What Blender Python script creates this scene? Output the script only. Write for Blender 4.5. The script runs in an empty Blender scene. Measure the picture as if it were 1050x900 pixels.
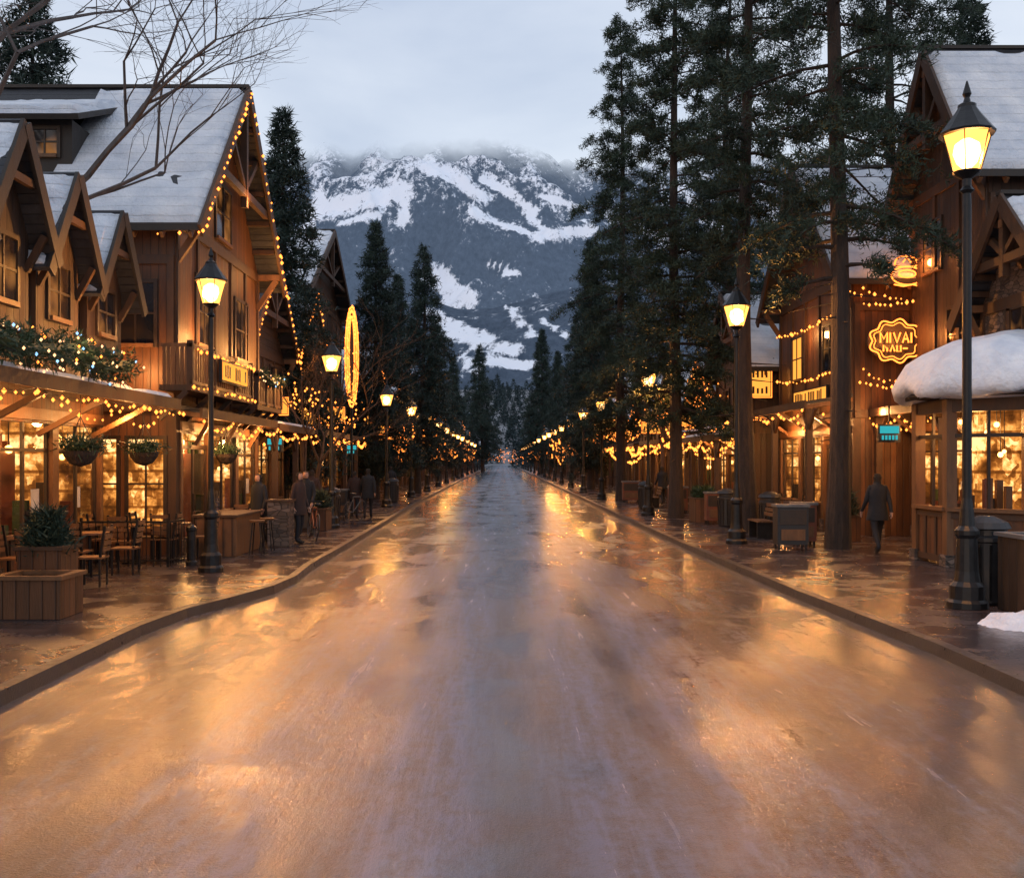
import bpy, math, random, numpy as np
from mathutils import Vector, Matrix
R = random.Random(7)
rs = np.random.RandomState(11)
F = 1020.0; CH = 2.15; VX = 515.0; VY = 472.0
SC = bpy.context.scene
ROOT = SC.collection

# ------------------------------------------------------------------ materials
def newmat(name):
    m = bpy.data.materials.new(name); m.use_nodes = True
    nt = m.node_tree; nt.nodes.clear()
    out = nt.nodes.new('ShaderNodeOutputMaterial')
    return m, nt, out
def L(nt, a, b): nt.links.new(a, b)
def math_(nt, op, a, b=None, c=None, clamp=False):
    n = nt.nodes.new('ShaderNodeMath'); n.operation = op; n.use_clamp = clamp
    for i, v in enumerate((a, b, c)):
        if v is None: continue
        if isinstance(v, (int, float)): n.inputs[i].default_value = v
        else: nt.links.new(v, n.inputs[i])
    return n.outputs[0]
def mixc(nt, f, a, b):
    n = nt.nodes.new('ShaderNodeMix'); n.data_type = 'RGBA'
    for i, v in ((0, f), (6, a), (7, b)):
        if isinstance(v, (int, float)): n.inputs[i].default_value = v
        elif isinstance(v, tuple): n.inputs[i].default_value = (*v[:3], 1)
        else: nt.links.new(v, n.inputs[i])
    return n.outputs[2]
def pos(nt): return nt.nodes.new('ShaderNodeNewGeometry').outputs['Position']
def mapping(nt, v, sc):
    n = nt.nodes.new('ShaderNodeMapping'); n.inputs['Scale'].default_value = sc
    nt.links.new(v, n.inputs['Vector']); return n.outputs[0]
def noise(nt, v, scale, detail=4, rough=.55, dist=0):
    n = nt.nodes.new('ShaderNodeTexNoise'); n.inputs['Scale'].default_value = scale
    n.inputs['Detail'].default_value = detail; n.inputs['Roughness'].default_value = rough
    n.inputs['Distortion'].default_value = dist
    nt.links.new(v, n.inputs['Vector']); return n.outputs[0]
def ramp(nt, v, stops):
    n = nt.nodes.new('ShaderNodeValToRGB'); cr = n.color_ramp
    while len(cr.elements) < len(stops): cr.elements.new(.5)
    for e, (p, c) in zip(cr.elements, stops):
        e.position = p; e.color = (*c, 1) if isinstance(c, tuple) else (c, c, c, 1)
    nt.links.new(v, n.inputs[0]); return n.outputs[0]
def maprange(nt, v, a, b, c=0., d=1.):
    n = nt.nodes.new('ShaderNodeMapRange')
    n.inputs[1].default_value = a; n.inputs[2].default_value = b
    n.inputs[3].default_value = c; n.inputs[4].default_value = d
    nt.links.new(v, n.inputs[0]); return n.outputs[0]
def principled(nt, out):
    b = nt.nodes.new('ShaderNodeBsdfPrincipled'); nt.links.new(b.outputs[0], out.inputs[0]); return b
def bump(nt, h, strength, dist=.02):
    n = nt.nodes.new('ShaderNodeBump'); n.inputs['Strength'].default_value = strength
    n.inputs['Distance'].default_value = dist
    nt.links.new(h, n.inputs['Height']); return n.outputs[0]

def pm(name, c1, c2, scale=(1, 1, 1), ns=3., rough=(.5, .8), bm=.3, bs=30., lines=None, metallic=0., spec=.5, dist=.02, lf=.75):
    m, nt, out = newmat(name); b = principled(nt, out); p = pos(nt)
    mp = mapping(nt, p, scale)
    n1 = noise(nt, mp, ns, 6, .6)
    f = maprange(nt, n1, .3, .7)
    col = mixc(nt, f, c1, c2)
    h = noise(nt, mp, bs, 3, .6)
    if lines:
        axis, w = lines
        s = nt.nodes.new('ShaderNodeSeparateXYZ'); L(nt, p, s.inputs[0])
        if axis == 'h': v = math_(nt, 'ADD', s.outputs[0], s.outputs[1])
        else: v = s.outputs[2]
        v = math_(nt, 'DIVIDE', v, w)
        fr = math_(nt, 'FRACT', v)
        e = math_(nt, 'ABSOLUTE', math_(nt, 'SUBTRACT', fr, .5))
        g = maprange(nt, e, .42, .49)
        fl = math_(nt, 'FLOOR', v)
        wn = nt.nodes.new('ShaderNodeTexWhiteNoise'); wn.noise_dimensions = '1D'; L(nt, fl, wn.inputs['W'])
        var = maprange(nt, wn.outputs[0], 0, 1, 1-.45*lf, 1+.2*lf)
        mul = nt.nodes.new('ShaderNodeVectorMath'); mul.operation = 'SCALE'
        L(nt, col, mul.inputs[0]); L(nt, var, mul.inputs['Scale'])
        col = mixc(nt, math_(nt, 'MULTIPLY', g, lf), mul.outputs[0], (c1[0]*.15, c1[1]*.15, c1[2]*.15))
        h = math_(nt, 'SUBTRACT', h, math_(nt, 'MULTIPLY', g, 2*lf))
    L(nt, col, b.inputs['Base Color'])
    L(nt, maprange(nt, n1, .3, .7, rough[0], rough[1]), b.inputs['Roughness'])
    b.inputs['Metallic'].default_value = metallic
    b.inputs['Specular IOR Level'].default_value = spec
    L(nt, bump(nt, h, bm, dist), b.inputs['Normal'])
    return m
def em(name, col, st, sampling=True, trans=0.):
    m, nt, out = newmat(name)
    e = nt.nodes.new('ShaderNodeEmission'); e.inputs[0].default_value = (*col, 1); e.inputs[1].default_value = st
    if trans > 0:
        t = nt.nodes.new('ShaderNodeBsdfTransparent'); mx = nt.nodes.new('ShaderNodeMixShader')
        mx.inputs[0].default_value = 1-trans
        L(nt, t.outputs[0], mx.inputs[1]); L(nt, e.outputs[0], mx.inputs[2]); L(nt, mx.outputs[0], out.inputs[0])
    else: L(nt, e.outputs[0], out.inputs[0])
    if not sampling: m.cycles.emission_sampling = 'NONE'
    return m

M = {}
M['wood_or'] = pm('wood_honey_boards', (.062, .024, .009), (.165, .062, .021), (1, 1, .15), 5, (.45, .7), .4, 40, ('h', .17))
M['wood_br'] = pm('wood_brown_boards', (.028, .015, .009), (.075, .037, .02), (1, 1, .15), 5, (.5, .75), .4, 40, ('h', .2))
M['wood_hz'] = pm('wood_log_siding', (.04, .021, .013), (.095, .047, .024), (.2, .2, 1), 5, (.5, .75), .4, 40, ('v', .21))
M['timber'] = pm('timber_beam', (.035, .017, .009), (.085, .039, .018), (2, 2, .5), 4, (.5, .7), .3, 30)
M['timber_l'] = pm('timber_light', (.095, .042, .016), (.19, .085, .034), (2, 2, .5), 4, (.4, .65), .3, 30)
M['timber_d'] = pm('timber_dark', (.013, .010, .009), (.035, .025, .018), (2, 2, .5), 4, (.5, .7), .3, 30)
M['shingle'] = pm('roof_shingle', (.018, .02, .026), (.045, .048, .058), (1, 1, 1), 6, (.45, .7), .5, 25, ('v', .14))
M['metal'] = pm('black_iron', (.008, .008, .009), (.02, .02, .022), (1, 1, 1), 12, (.3, .5), .1, 60, metallic=.4)
M['snow'] = pm('snow', (.62, .67, .77), (.86, .88, .92), (1, 1, 1), 2.5, (.5, .7), .8, 9, spec=.3, dist=.06)
M['rsnow'] = pm('roof_snow_crust', (.54, .60, .70), (.86, .88, .92), (1, 1, 1), 1.4, (.5, .7), .8, 14, ('v', .26), spec=.3, dist=.06, lf=.14)
M['concrete'] = pm('kerb_concrete', (.022, .021, .023), (.06, .055, .055), (1, 1, 1), 6, (.25, .5), .3, 50)
M['bark'] = pm('pine_bark', (.020, .014, .012), (.065, .042, .031), (3, 3, .6), 4, (.8, .95), 1., 10, dist=.05)
M['twig'] = pm('bare_bark', (.05, .042, .04), (.12, .10, .095), (2, 2, .6), 4, (.8, .95), .3, 20)
M['twig2'] = pm('bare_bark_brown', (.07, .04, .025), (.15, .085, .05), (2, 2, .6), 4, (.8, .95), .3, 20)
M['leaf'] = pm('pine_needles', (.014, .028, .022), (.052, .078, .050), (1, 1, 1), 1.1, (.5, .75), 0, 5, spec=.25)
M['leafd'] = pm('spruce_needles', (.012, .025, .023), (.038, .060, .047), (1, 1, 1), 1.3, (.5, .75), 0, 5, spec=.25)
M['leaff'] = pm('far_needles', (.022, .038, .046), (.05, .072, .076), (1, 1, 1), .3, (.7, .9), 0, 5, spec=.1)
M['garl'] = pm('garland_green', (.012, .03, .012), (.04, .08, .03), (1, 1, 1), 9, (.5, .8), 0, 5)
M['winframe'] = pm('window_frame', (.02, .012, .008), (.045, .026, .016), (1, 1, 1), 5, (.4, .6), .1, 30)
M['bin'] = pm('bin_black', (.012, .012, .014), (.025, .025, .028), (1, 1, 1), 5, (.35, .6), .1, 30)
M['grey'] = pm('grey_panel', (.09, .09, .095), (.16, .16, .16), (1, 1, 1), 5, (.4, .6), .1, 30)
M['red'] = pm('red_brown_panel', (.12, .035, .018), (.2, .06, .03), (1, 1, 1), 5, (.4, .6), .1, 30)
M['cloth'] = pm('dark_cloth', (.010, .011, .015), (.022, .024, .03), (1, 1, 1), 12, (.8, .95), .2, 80)
M['cloth2'] = pm('brown_cloth', (.03, .017, .015), (.05, .026, .022), (1, 1, 1), 12, (.8, .95), .2, 80)
M['white'] = pm('white_card', (.5, .48, .44), (.7, .68, .64), (1, 1, 1), 5, (.5, .6), .05, 30)
M['bulb'] = em('string_bulb', (1, .27, .04), 3.8, False)
M['bulbw'] = em('warm_white_bulb', (1, .55, .25), 2.4, False)
M['bulbb'] = em('blue_bulb', (.3, .6, 1), 2.0, False)
M['lglass'] = em('lantern_glass', (1, .37, .06), 4.2, False, .3)
M['lcore'] = em('lantern_core', (1, .6, .25), 22., False)
M['neon'] = em('orange_neon', (1, .22, .03), 4., False)
M['teal'] = em('teal_screen', (.05, .55, .6), .8, False)
M['globe'] = em('shop_globe', (1, .42, .10), 9., False)
M['amber'] = em('amber_panel', (1, .36, .05), 1.5, False)

def stone_mat():
    m, nt, out = newmat('ledge_stone'); b = principled(nt, out); p = pos(nt)
    v = nt.nodes.new('ShaderNodeTexVoronoi'); v.feature = 'F1'; v.inputs['Scale'].default_value = 1
    L(nt, mapping(nt, p, (5, 5, 12)), v.inputs['Vector'])
    v2 = nt.nodes.new('ShaderNodeTexVoronoi'); v2.feature = 'DISTANCE_TO_EDGE'; v2.inputs['Scale'].default_value = 1
    L(nt, mapping(nt, p, (5, 5, 12)), v2.inputs['Vector'])
    s = nt.nodes.new('ShaderNodeSeparateColor'); L(nt, v.outputs['Color'], s.inputs[0])
    c = ramp(nt, s.outputs[0], [(0, (.06, .045, .038)), (.5, (.13, .09, .068)), (1, (.20, .14, .11))])
    e = maprange(nt, v2.outputs[0], 0, .08)
    L(nt, mixc(nt, e, (.02, .018, .016), c), b.inputs['Base Color']); b.inputs['Roughness'].default_value = .7
    L(nt, bump(nt, e, .7, .03), b.inputs['Normal']); return m
M['stone'] = stone_mat()

def interior_mat():
    m, nt, out = newmat('glowing_shop_interior'); p = pos(nt)
    v = nt.nodes.new('ShaderNodeTexVoronoi'); v.inputs['Scale'].default_value = 1
    v.distance = 'CHEBYCHEV'; v.inputs['Randomness'].default_value = .9
    L(nt, mapping(nt, p, (7, 7, 5.2)), v.inputs['Vector'])
    s = nt.nodes.new('ShaderNodeSeparateColor'); L(nt, v.outputs['Color'], s.inputs[0])
    n = noise(nt, p, 1.1, 3); n2 = noise(nt, p, 10, 4)
    sz = nt.nodes.new('ShaderNodeSeparateXYZ'); L(nt, p, sz.inputs[0])
    sh = maprange(nt, math_(nt, 'ABSOLUTE', math_(nt, 'SUBTRACT', math_(nt, 'FRACT', math_(nt, 'DIVIDE', sz.outputs[2], .385)), .5)), .40, .45, 1., .45)
    f = math_(nt, 'MULTIPLY', maprange(nt, s.outputs[0], 0, 1, .3, 1.), maprange(nt, n, .38, .62, .08, 1.35))
    f = math_(nt, 'MULTIPLY', math_(nt, 'MULTIPLY', f, sh), maprange(nt, n2, .3, .7, .55, 1.3))
    f = math_(nt, 'MULTIPLY', f, maprange(nt, sz.outputs[2], .3, 2.6, .45, 1.3))
    c = ramp(nt, f, [(0, (.035, .010, .003)), (.3, (.36, .105, .016)), (.6, (1.1, .42, .08)), (1, (2., 1.1, .4))])
    e = nt.nodes.new('ShaderNodeEmission'); L(nt, c, e.inputs[0]); e.inputs[1].default_value = 1.1  # shop lighting painted as emission: the walls themselves glow, brighter higher up
    L(nt, e.outputs[0], out.inputs[0]); m.cycles.emission_sampling = 'NONE'; return m
M['inter'] = interior_mat()
def glass_mat():
    m, nt, out = newmat('window_glass')
    t = nt.nodes.new('ShaderNodeBsdfTransparent'); g = nt.nodes.new('ShaderNodeBsdfGlossy'); g.inputs['Roughness'].default_value = .03
    lw = nt.nodes.new('ShaderNodeLayerWeight'); lw.inputs[0].default_value = .5
    f = math_(nt, 'ADD', math_(nt, 'MULTIPLY', math_(nt, 'POWER', lw.outputs['Facing'], 4.), .4), .03)
    mx = nt.nodes.new('ShaderNodeMixShader'); L(nt, f, mx.inputs[0])
    L(nt, t.outputs[0], mx.inputs[1]); L(nt, g.outputs[0], mx.inputs[2]); L(nt, mx.outputs[0], out.inputs[0]); return m
M['glass'] = glass_mat()
def darkwin():
    m, nt, out = newmat('upper_window_pane'); b = principled(nt, out); p = pos(nt)
    n = noise(nt, p, 1.1, 2)
    L(nt, ramp(nt, n, [(.35, (.01, .012, .018)), (.7, (.05, .03, .015))]), b.inputs['Base Color'])
    b.inputs['Roughness'].default_value = .08
    L(nt, ramp(nt, n, [(.5, (0, 0, 0)), (.65, (.5, .2, .05))]), b.inputs['Emission Color']); b.inputs['Emission Strength'].default_value = .5
    m.cycles.emission_sampling = 'NONE'
    return m
M['pane'] = darkwin()

def road_mat():
    m, nt, out = newmat('wet_asphalt'); b = principled(nt, out); p = pos(nt)
    s = nt.nodes.new('ShaderNodeSeparateXYZ'); L(nt, p, s.inputs[0])
    x = s.outputs[0]; ax = math_(nt, 'ABSOLUTE', x)
    st = noise(nt, mapping(nt, p, (6., .42, 1)), 1., 7, .74, .35)
    st2 = noise(nt, mapping(nt, p, (1.1, .22, 1)), 1., 6, .65, .5)
    fine = noise(nt, p, 55, 3, .75)
    med = noise(nt, mapping(nt, p, (1, .7, 1)), 9, 6, .8)
    patch = noise(nt, mapping(nt, p, (.8, .4, 1)), 1., 6, .65, .5)
    # wheel ruts wander slightly
    xw = math_(nt, 'ADD', x, math_(nt, 'MULTIPLY', math_(nt, 'SUBTRACT', patch, .5), .5))
    rut = None
    for c_, w_ in ((-2.6, .22), (-1.1, .2), (.12, .30), (1.15, .18), (2.5, .22)):
        r_ = maprange(nt, math_(nt, 'ABSOLUTE', math_(nt, 'SUBTRACT', xw, c_)), w_*.4, w_*1.5, 1., 0.)
        rut = r_ if rut is None else math_(nt, 'MAXIMUM', rut, r_)
    rut = math_(nt, 'MULTIPLY', rut, maprange(nt, st2, .38, .58, .25, 1.))
    cen = maprange(nt, ax, 1.2, 3.6, .16, -.16)  # biases the pale tone to mid-road: frost streaks plus a painted sky sheen
    frost_sheen = math_(nt, 'ADD', math_(nt, 'ADD', cen, math_(nt, 'MULTIPLY', st2, .6)), math_(nt, 'ADD', math_(nt, 'MULTIPLY', st, 1.0), math_(nt, 'MULTIPLY', math_(nt, 'SUBTRACT', med, .5), 1.1)))
    frost_sheen = maprange(nt, frost_sheen, .68, 1.06)
    frost_sheen = math_(nt, 'MULTIPLY', frost_sheen, math_(nt, 'SUBTRACT', 1., math_(nt, 'MULTIPLY', rut, .85)))
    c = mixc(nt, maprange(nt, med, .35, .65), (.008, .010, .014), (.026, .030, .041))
    c = mixc(nt, frost_sheen, c, (.105, .145, .235))  # frost colour, tinted blue so it also carries reflected sky
    c = mixc(nt, maprange(nt, fine, .54, .68, 0, .45), c, (.11, .14, .21))
    L(nt, c, b.inputs['Base Color'])
    wet = maprange(nt, math_(nt, 'ADD', math_(nt, 'ADD', patch, math_(nt, 'MULTIPLY', rut, .07)), maprange(nt, ax, 1.2, 3.6, -.03, .11)), .46, .61, 0., 1.)
    L(nt, math_(nt, 'ADD', maprange(nt, frost_sheen, 0, 1, .36, .5), math_(nt, 'MULTIPLY', math_(nt, 'SUBTRACT', med, .5), .2)), b.inputs['Roughness'])
    b.inputs['IOR'].default_value = 1.5; b.inputs['Specular IOR Level'].default_value = .4
    hh = math_(nt, 'ADD', math_(nt, 'MULTIPLY', fine, 1.0), math_(nt, 'ADD', math_(nt, 'MULTIPLY', med, 1.8), math_(nt, 'MULTIPLY', st, 1.1)))
    L(nt, bump(nt, hh, .7, .015), b.inputs['Normal'])
    # thin film of melt water, broken up by the frost and painted sheen
    cw = math_(nt, 'MULTIPLY', maprange(nt, wet, 0, 1, .7, 1.), maprange(nt, frost_sheen, 0, 1, 1., .8))
    L(nt, cw, b.inputs['Coat Weight']); b.inputs['Coat IOR'].default_value = 1.5
    L(nt, math_(nt, 'ADD', maprange(nt, wet, 0, 1, .24, .085), math_(nt, 'MULTIPLY', math_(nt, 'SUBTRACT', st, .5), .28)), b.inputs['Coat Roughness'])
    bn = nt.nodes.new('ShaderNodeBump'); bn.inputs['Distance'].default_value = .013
    L(nt, math_(nt, 'ADD', math_(nt, 'MULTIPLY', med, 1.4), math_(nt, 'ADD', math_(nt, 'MULTIPLY', st, .6), math_(nt, 'MULTIPLY', fine, .5))), bn.inputs['Height'])
    L(nt, maprange(nt, wet, 0, 1, .46, .20), bn.inputs['Strength']); L(nt, bn.outputs[0], b.inputs['Coat Normal'])
    return m
def paver_mat():
    m, nt, out = newmat('wet_brick_pavers'); b = principled(nt, out); p = pos(nt)
    br = nt.nodes.new('ShaderNodeTexBrick'); br.inputs['Scale'].default_value = 1.
    br.inputs['Brick Width'].default_value = .9; br.inputs['Row Height'].default_value = .3; br.inputs['Mortar Size'].default_value = .014
    br.inputs['Color1'].default_value = (.036, .027, .028, 1); br.inputs['Color2'].default_value = (.08, .055, .052, 1); br.inputs['Mortar'].default_value = (.006, .005, .006, 1)
    L(nt, p, br.inputs['Vector'])
    n = noise(nt, p, 1.3, 4, .6); f = noise(nt, p, 24, 4, .7)
    c = mixc(nt, maprange(nt, n, .4, .65, 0, .4), br.outputs[0], (.042, .044, .055))
    L(nt, c, b.inputs['Base Color'])
    L(nt, math_(nt, 'ADD', maprange(nt, n, .38, .62, .11, .34), math_(nt, 'MULTIPLY', math_(nt, 'SUBTRACT', f, .5), .22)), b.inputs['Roughness'])
    b.inputs['Specular IOR Level'].default_value = .7
    h = math_(nt, 'SUBTRACT', math_(nt, 'MULTIPLY', f, .7), math_(nt, 'MULTIPLY', br.outputs['Fac'], 1.7))
    L(nt, bump(nt, h, .45, .014), b.inputs['Normal']); return m
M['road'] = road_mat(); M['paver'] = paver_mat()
M['ground'] = pm('frozen_ground', (.05, .05, .05), (.3, .31, .34), (1, 1, 1), .05, (.7, .9), .2, 3)

# ------------------------------------------------------------------ mesh builder
class MB:
    def __init__(s): s.v = []; s.f = []; s.m = []; s.mats = []
    def mi(s, k):
        if k not in s.mats: s.mats.append(k)
        return s.mats.index(k)
    def add(s, vs, fs, k):
        o = len(s.v); s.v.extend([tuple(v) for v in vs]); i = s.mi(k)
        for f in fs: s.f.append([a+o for a in f]); s.m.append(i)
    def tris(s, V, k):
        nv = len(s.v); i = s.mi(k); n = len(V)//3
        s.v.extend(map(tuple, V.tolist())); s.f.extend([[nv+3*j, nv+3*j+1, nv+3*j+2] for j in range(n)]); s.m.extend([i]*n)
    def box(s, x0, x1, y0, y1, z0, z1, k):
        if x0 > x1: x0, x1 = x1, x0
        if y0 > y1: y0, y1 = y1, y0
        vs = [(x, y, z) for z in (z0, z1) for y in (y0, y1) for x in (x0, x1)]
        s.add(vs, [(0, 2, 3, 1), (4, 5, 7, 6), (0, 1, 5, 4), (2, 6, 7, 3), (0, 4, 6, 2), (1, 3, 7, 5)], k)
    def beam(s, p, q, w, h, k, up=(0, 0, 1)):
        p = Vector(p); q = Vector(q); d = (q-p).normalized(); u = Vector(up)
        if abs(d.dot(u)) > .98: u = Vector((0, 1, 0))
        a = d.cross(u).normalized()*w/2; c = a.normalized().cross(d).normalized()*h/2
        vs = [e+i*a+j*c for e in (p, q) for i, j in ((-1, -1), (1, -1), (1, 1), (-1, 1))]
        s.add(vs, [(0, 1, 2, 3), (7, 6, 5, 4), (0, 4, 5, 1), (1, 5, 6, 2), (2, 6, 7, 3), (3, 7, 4, 0)], k)
    def slab(s, a, b, c, d, th, k):
        a, b, c, d = map(Vector, (a, b, c, d)); n = (b-a).cross(d-a).normalized()
        if n.z < 0: n = -n
        lo = [v-n*th for v in (a, b, c, d)]
        s.add([a, b, c, d]+lo, [(0, 1, 2, 3), (7, 6, 5, 4), (0, 4, 5, 1), (1, 5, 6, 2), (2, 6, 7, 3), (3, 7, 4, 0)], k)
    def poly(s, pts, off, k):
        off = Vector(off); n = len(pts); a = [Vector(p) for p in pts]; b = [p+off for p in a]
        s.add(a+b, [tuple(range(n)), tuple(range(2*n-1, n-1, -1))]+[(i, i+n, (i+1) % n+n, (i+1) % n) for i in range(n)], k)
    def tube(s, pts, rad, n, k, cap=True):
        pts = [Vector(p) for p in pts]; m = len(pts)
        if not hasattr(rad, '__len__'): rad = [rad]*m
        vs = []; fs = []
        prev = None
        for i, p in enumerate(pts):
            d = (pts[min(i+1, m-1)]-pts[max(i-1, 0)])
            if d.length < 1e-6: d = Vector((0, 0, 1))
            d.normalize()
            ref = prev if prev is not None else (Vector((1, 0, 0)) if abs(d.x) < .8 else Vector((0, 1, 0)))
            a = (ref-d*ref.dot(d)).normalized(); prev = a; c = d.cross(a)
            for j in range(n):
                t = 2*math.pi*j/n; vs.append(p+(a*math.cos(t)+c*math.sin(t))*rad[i])
        for i in range(m-1):
            for j in range(n):
                fs.append((i*n+j, i*n+(j+1) % n, (i+1)*n+(j+1) % n, (i+1)*n+j))
        if cap: fs.append(tuple(range(n-1, -1, -1))); fs.append(tuple((m-1)*n+j for j in range(n)))
        s.add(vs, fs, k)
    def lathe(s, cx, cy, prof, n, k, ph=0.):
        vs = []; fs = []
        for r, z in prof:
            for j in range(n):
                t = 2*math.pi*j/n+ph; vs.append((cx+r*math.cos(t), cy+r*math.sin(t), z))
        m = len(prof)
        for i in range(m-1):
            for j in range(n): fs.append((i*n+j, i*n+(j+1) % n, (i+1)*n+(j+1) % n, (i+1)*n+j))
        fs.append(tuple(range(n-1, -1, -1))); fs.append(tuple((m-1)*n+j for j in range(n)))
        s.add(vs, fs, k)
    def bulb(s, p, r, k='bulb'):
        x, y, z = p
        s.add([(x+r, y, z), (x-r, y, z), (x, y+r, z), (x, y-r, z), (x, y, z+r*1.2), (x, y, z-r*1.2)],
              [(0, 2, 4), (2, 1, 4), (1, 3, 4), (3, 0, 4), (2, 0, 5), (1, 2, 5), (3, 1, 5), (0, 3, 5)], k)
    def ball(s, p, r, k, n=10, m=7):
        s.lathe(p[0], p[1], [(max(r*math.sin(math.pi*i/m), .001), p[2]-r*math.cos(math.pi*i/m)) for i in range(m+1)], n, k)
    def build(s, name, parent=None, smooth=False, recalc=True, bevel=0):
        me = bpy.data.meshes.new(name); me.from_pydata(s.v, [], s.f)
        for k in s.mats: me.materials.append(M[k])
        me.polygons.foreach_set('material_index', s.m)
        if recalc:
            import bmesh
            bm = bmesh.new(); bm.from_mesh(me); bmesh.ops.recalc_face_normals(bm, faces=bm.faces); bm.to_mesh(me); bm.free()
        if smooth: me.polygons.foreach_set('use_smooth', [True]*len(me.polygons))
        me.update()
        o = bpy.data.objects.new(name, me); ROOT.objects.link(o)
        if parent: o.parent = parent
        if bevel:
            b = o.modifiers.new('bevel', 'BEVEL'); b.width = bevel; b.segments = 2; b.limit_method = 'ANGLE'
        return o
def empty(name, loc=(0, 0, 0)):
    o = bpy.data.objects.new(name, None); o.empty_display_size = .3; ROOT.objects.link(o); o.location = loc; return o

TB = rs.rand(256, 256)
def vn(x, y):
    x = np.asarray(x, float); y = np.asarray(y, float)
    xi = np.floor(x).astype(int); yi = np.floor(y).astype(int); fx = x-xi; fy = y-yi
    fx = fx*fx*(3-2*fx); fy = fy*fy*(3-2*fy)
    a = TB[xi % 256, yi % 256]; b = TB[(xi+1) % 256, yi % 256]; c = TB[xi % 256, (yi+1) % 256]; d = TB[(xi+1) % 256, (yi+1) % 256]
    return (a*(1-fx)+b*fx)*(1-fy)+(c*(1-fx)+d*fx)*fy
def fbm(x, y, o=5, g=.5):
    t = 0; a = 1; n = 0
    for i in range(o):
        t = t+a*vn(x*2**i+i*17.3, y*2**i+i*9.1); n += a; a *= g
    return t/n

def snow_sheet(mb, a, b, c, d, th, thr, nu, nv, seed=0, sc=1.2, k='rsnow'):
    a, b, c, d = [np.array(q, float) for q in (a, b, c, d)]
    n = np.cross(b-a, d-a); n /= np.linalg.norm(n)
    if n[2] < 0: n = -n
    lu = np.linalg.norm(b-a); lv = np.linalg.norm(d-a)
    U, V = np.meshgrid(np.linspace(0, 1, nu+1), np.linspace(0, 1, nv+1)); u = U[..., None]; v = V[..., None]
    P = (a*(1-u)+b*u)*(1-v)+(d*(1-u)+c*u)*v
    off = th*np.clip((fbm(U*lu*sc+seed*7.7, V*lv*sc+seed*3.1, 4)-thr)*4, -1, 1)
    edge = (U == 0) | (U == 1) | (V == 0) | (V == 1)
    off = np.where(edge, np.minimum(off, -.015), off)
    P = P+off[..., None]*n
    fs = [(j*(nu+1)+i, j*(nu+1)+i+1, (j+1)*(nu+1)+i+1, (j+1)*(nu+1)+i) for j in range(nv) for i in range(nu)]
    mb.add(P.reshape(-1, 3).tolist(), fs, k)

def brad(y): return min(.085, .018+.0010*y)
def string(mb, p, q, sag, step=.22, k='bulb', wire=True):
    p = Vector(p); q = Vector(q); Ln = (q-p).length; n = max(2, int(Ln/step)); pts = []
    for i in range(n+1):
        t = i/n; v = p.lerp(q, t); v.z -= sag*4*t*(1-t); pts.append(v)
        w = v+Vector((R.uniform(-.03, .03), R.uniform(-.04, .04), -.03+R.uniform(-.05, .02)))
        if R.random() > .07: mb.bulb(w, brad(v.y)*R.uniform(.5, 1.2), k)
    if wire: mb.tube(pts, .006, 3, 'metal', False)

def plight(name, loc, e, col=(1, .44, .13), r=.1, parent=None):
    l = bpy.data.lights.new(name, 'POINT'); l.energy = e; l.color = col; l.shadow_soft_size = r
    o = bpy.data.objects.new(name, l); ROOT.objects.link(o); o.location = loc
    if parent: o.parent = parent
    return o

# ------------------------------------------------------------------ building parts
def window_x(mb, s, xf, yc, zc, w, h, lit='pane', nm=2):
    X = s*(xf-.05)
    mb.box(s*xf, X, yc-w/2-.08, yc-w/2, zc-h/2-.08, zc+h/2+.08, 'winframe')
    mb.box(s*xf, X, yc+w/2, yc+w/2+.08, zc-h/2-.08, zc+h/2+.08, 'winframe')
    mb.box(s*xf, X, yc-w/2, yc+w/2, zc+h/2, zc+h/2+.08, 'winframe')
    mb.box(s*xf, s*(xf-.09), yc-w/2, yc+w/2, zc-h/2-.08, zc-h/2, 'timber_l')
    mb.box(s*(xf+.002), s*(xf-.015), yc-w/2, yc+w/2, zc-h/2, zc+h/2, lit)
    for i in range(1, nm):
        y = yc-w/2+w*i/nm; mb.box(s*(xf-.015), s*(xf-.04), y-.02, y+.02, zc-h/2, zc+h/2, 'winframe')
    mb.box(s*(xf-.015), s*(xf-.037), yc-w/2, yc+w/2, zc-.02, zc+.02, 'winframe')
def window_y(mb, yf, xc, zc, w, h, lit='pane', nm=2):
    mb.box(xc-w/2-.08, xc-w/2, yf-.05, yf, zc-h/2-.08, zc+h/2+.08, 'winframe')
    mb.box(xc+w/2, xc+w/2+.08, yf-.05, yf, zc-h/2-.08, zc+h/2+.08, 'winframe')
    mb.box(xc-w/2, xc+w/2, yf-.05, yf, zc+h/2, zc+h/2+.08, 'winframe')
    mb.box(xc-w/2, xc+w/2, yf-.09, yf, zc-h/2-.08, zc-h/2, 'timber_l')
    mb.box(xc-w/2, xc+w/2, yf-.015, yf+.002, zc-h/2, zc+h/2, lit)
    for i in range(1, nm):
        x = xc-w/2+w*i/nm; mb.box(x-.02, x+.02, yf-.04, yf-.015, zc-h/2, zc+h/2, 'winframe')
    mb.box(xc-w/2, xc+w/2, yf-.037, yf-.015, zc-.02, zc+.02, 'winframe')

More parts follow.
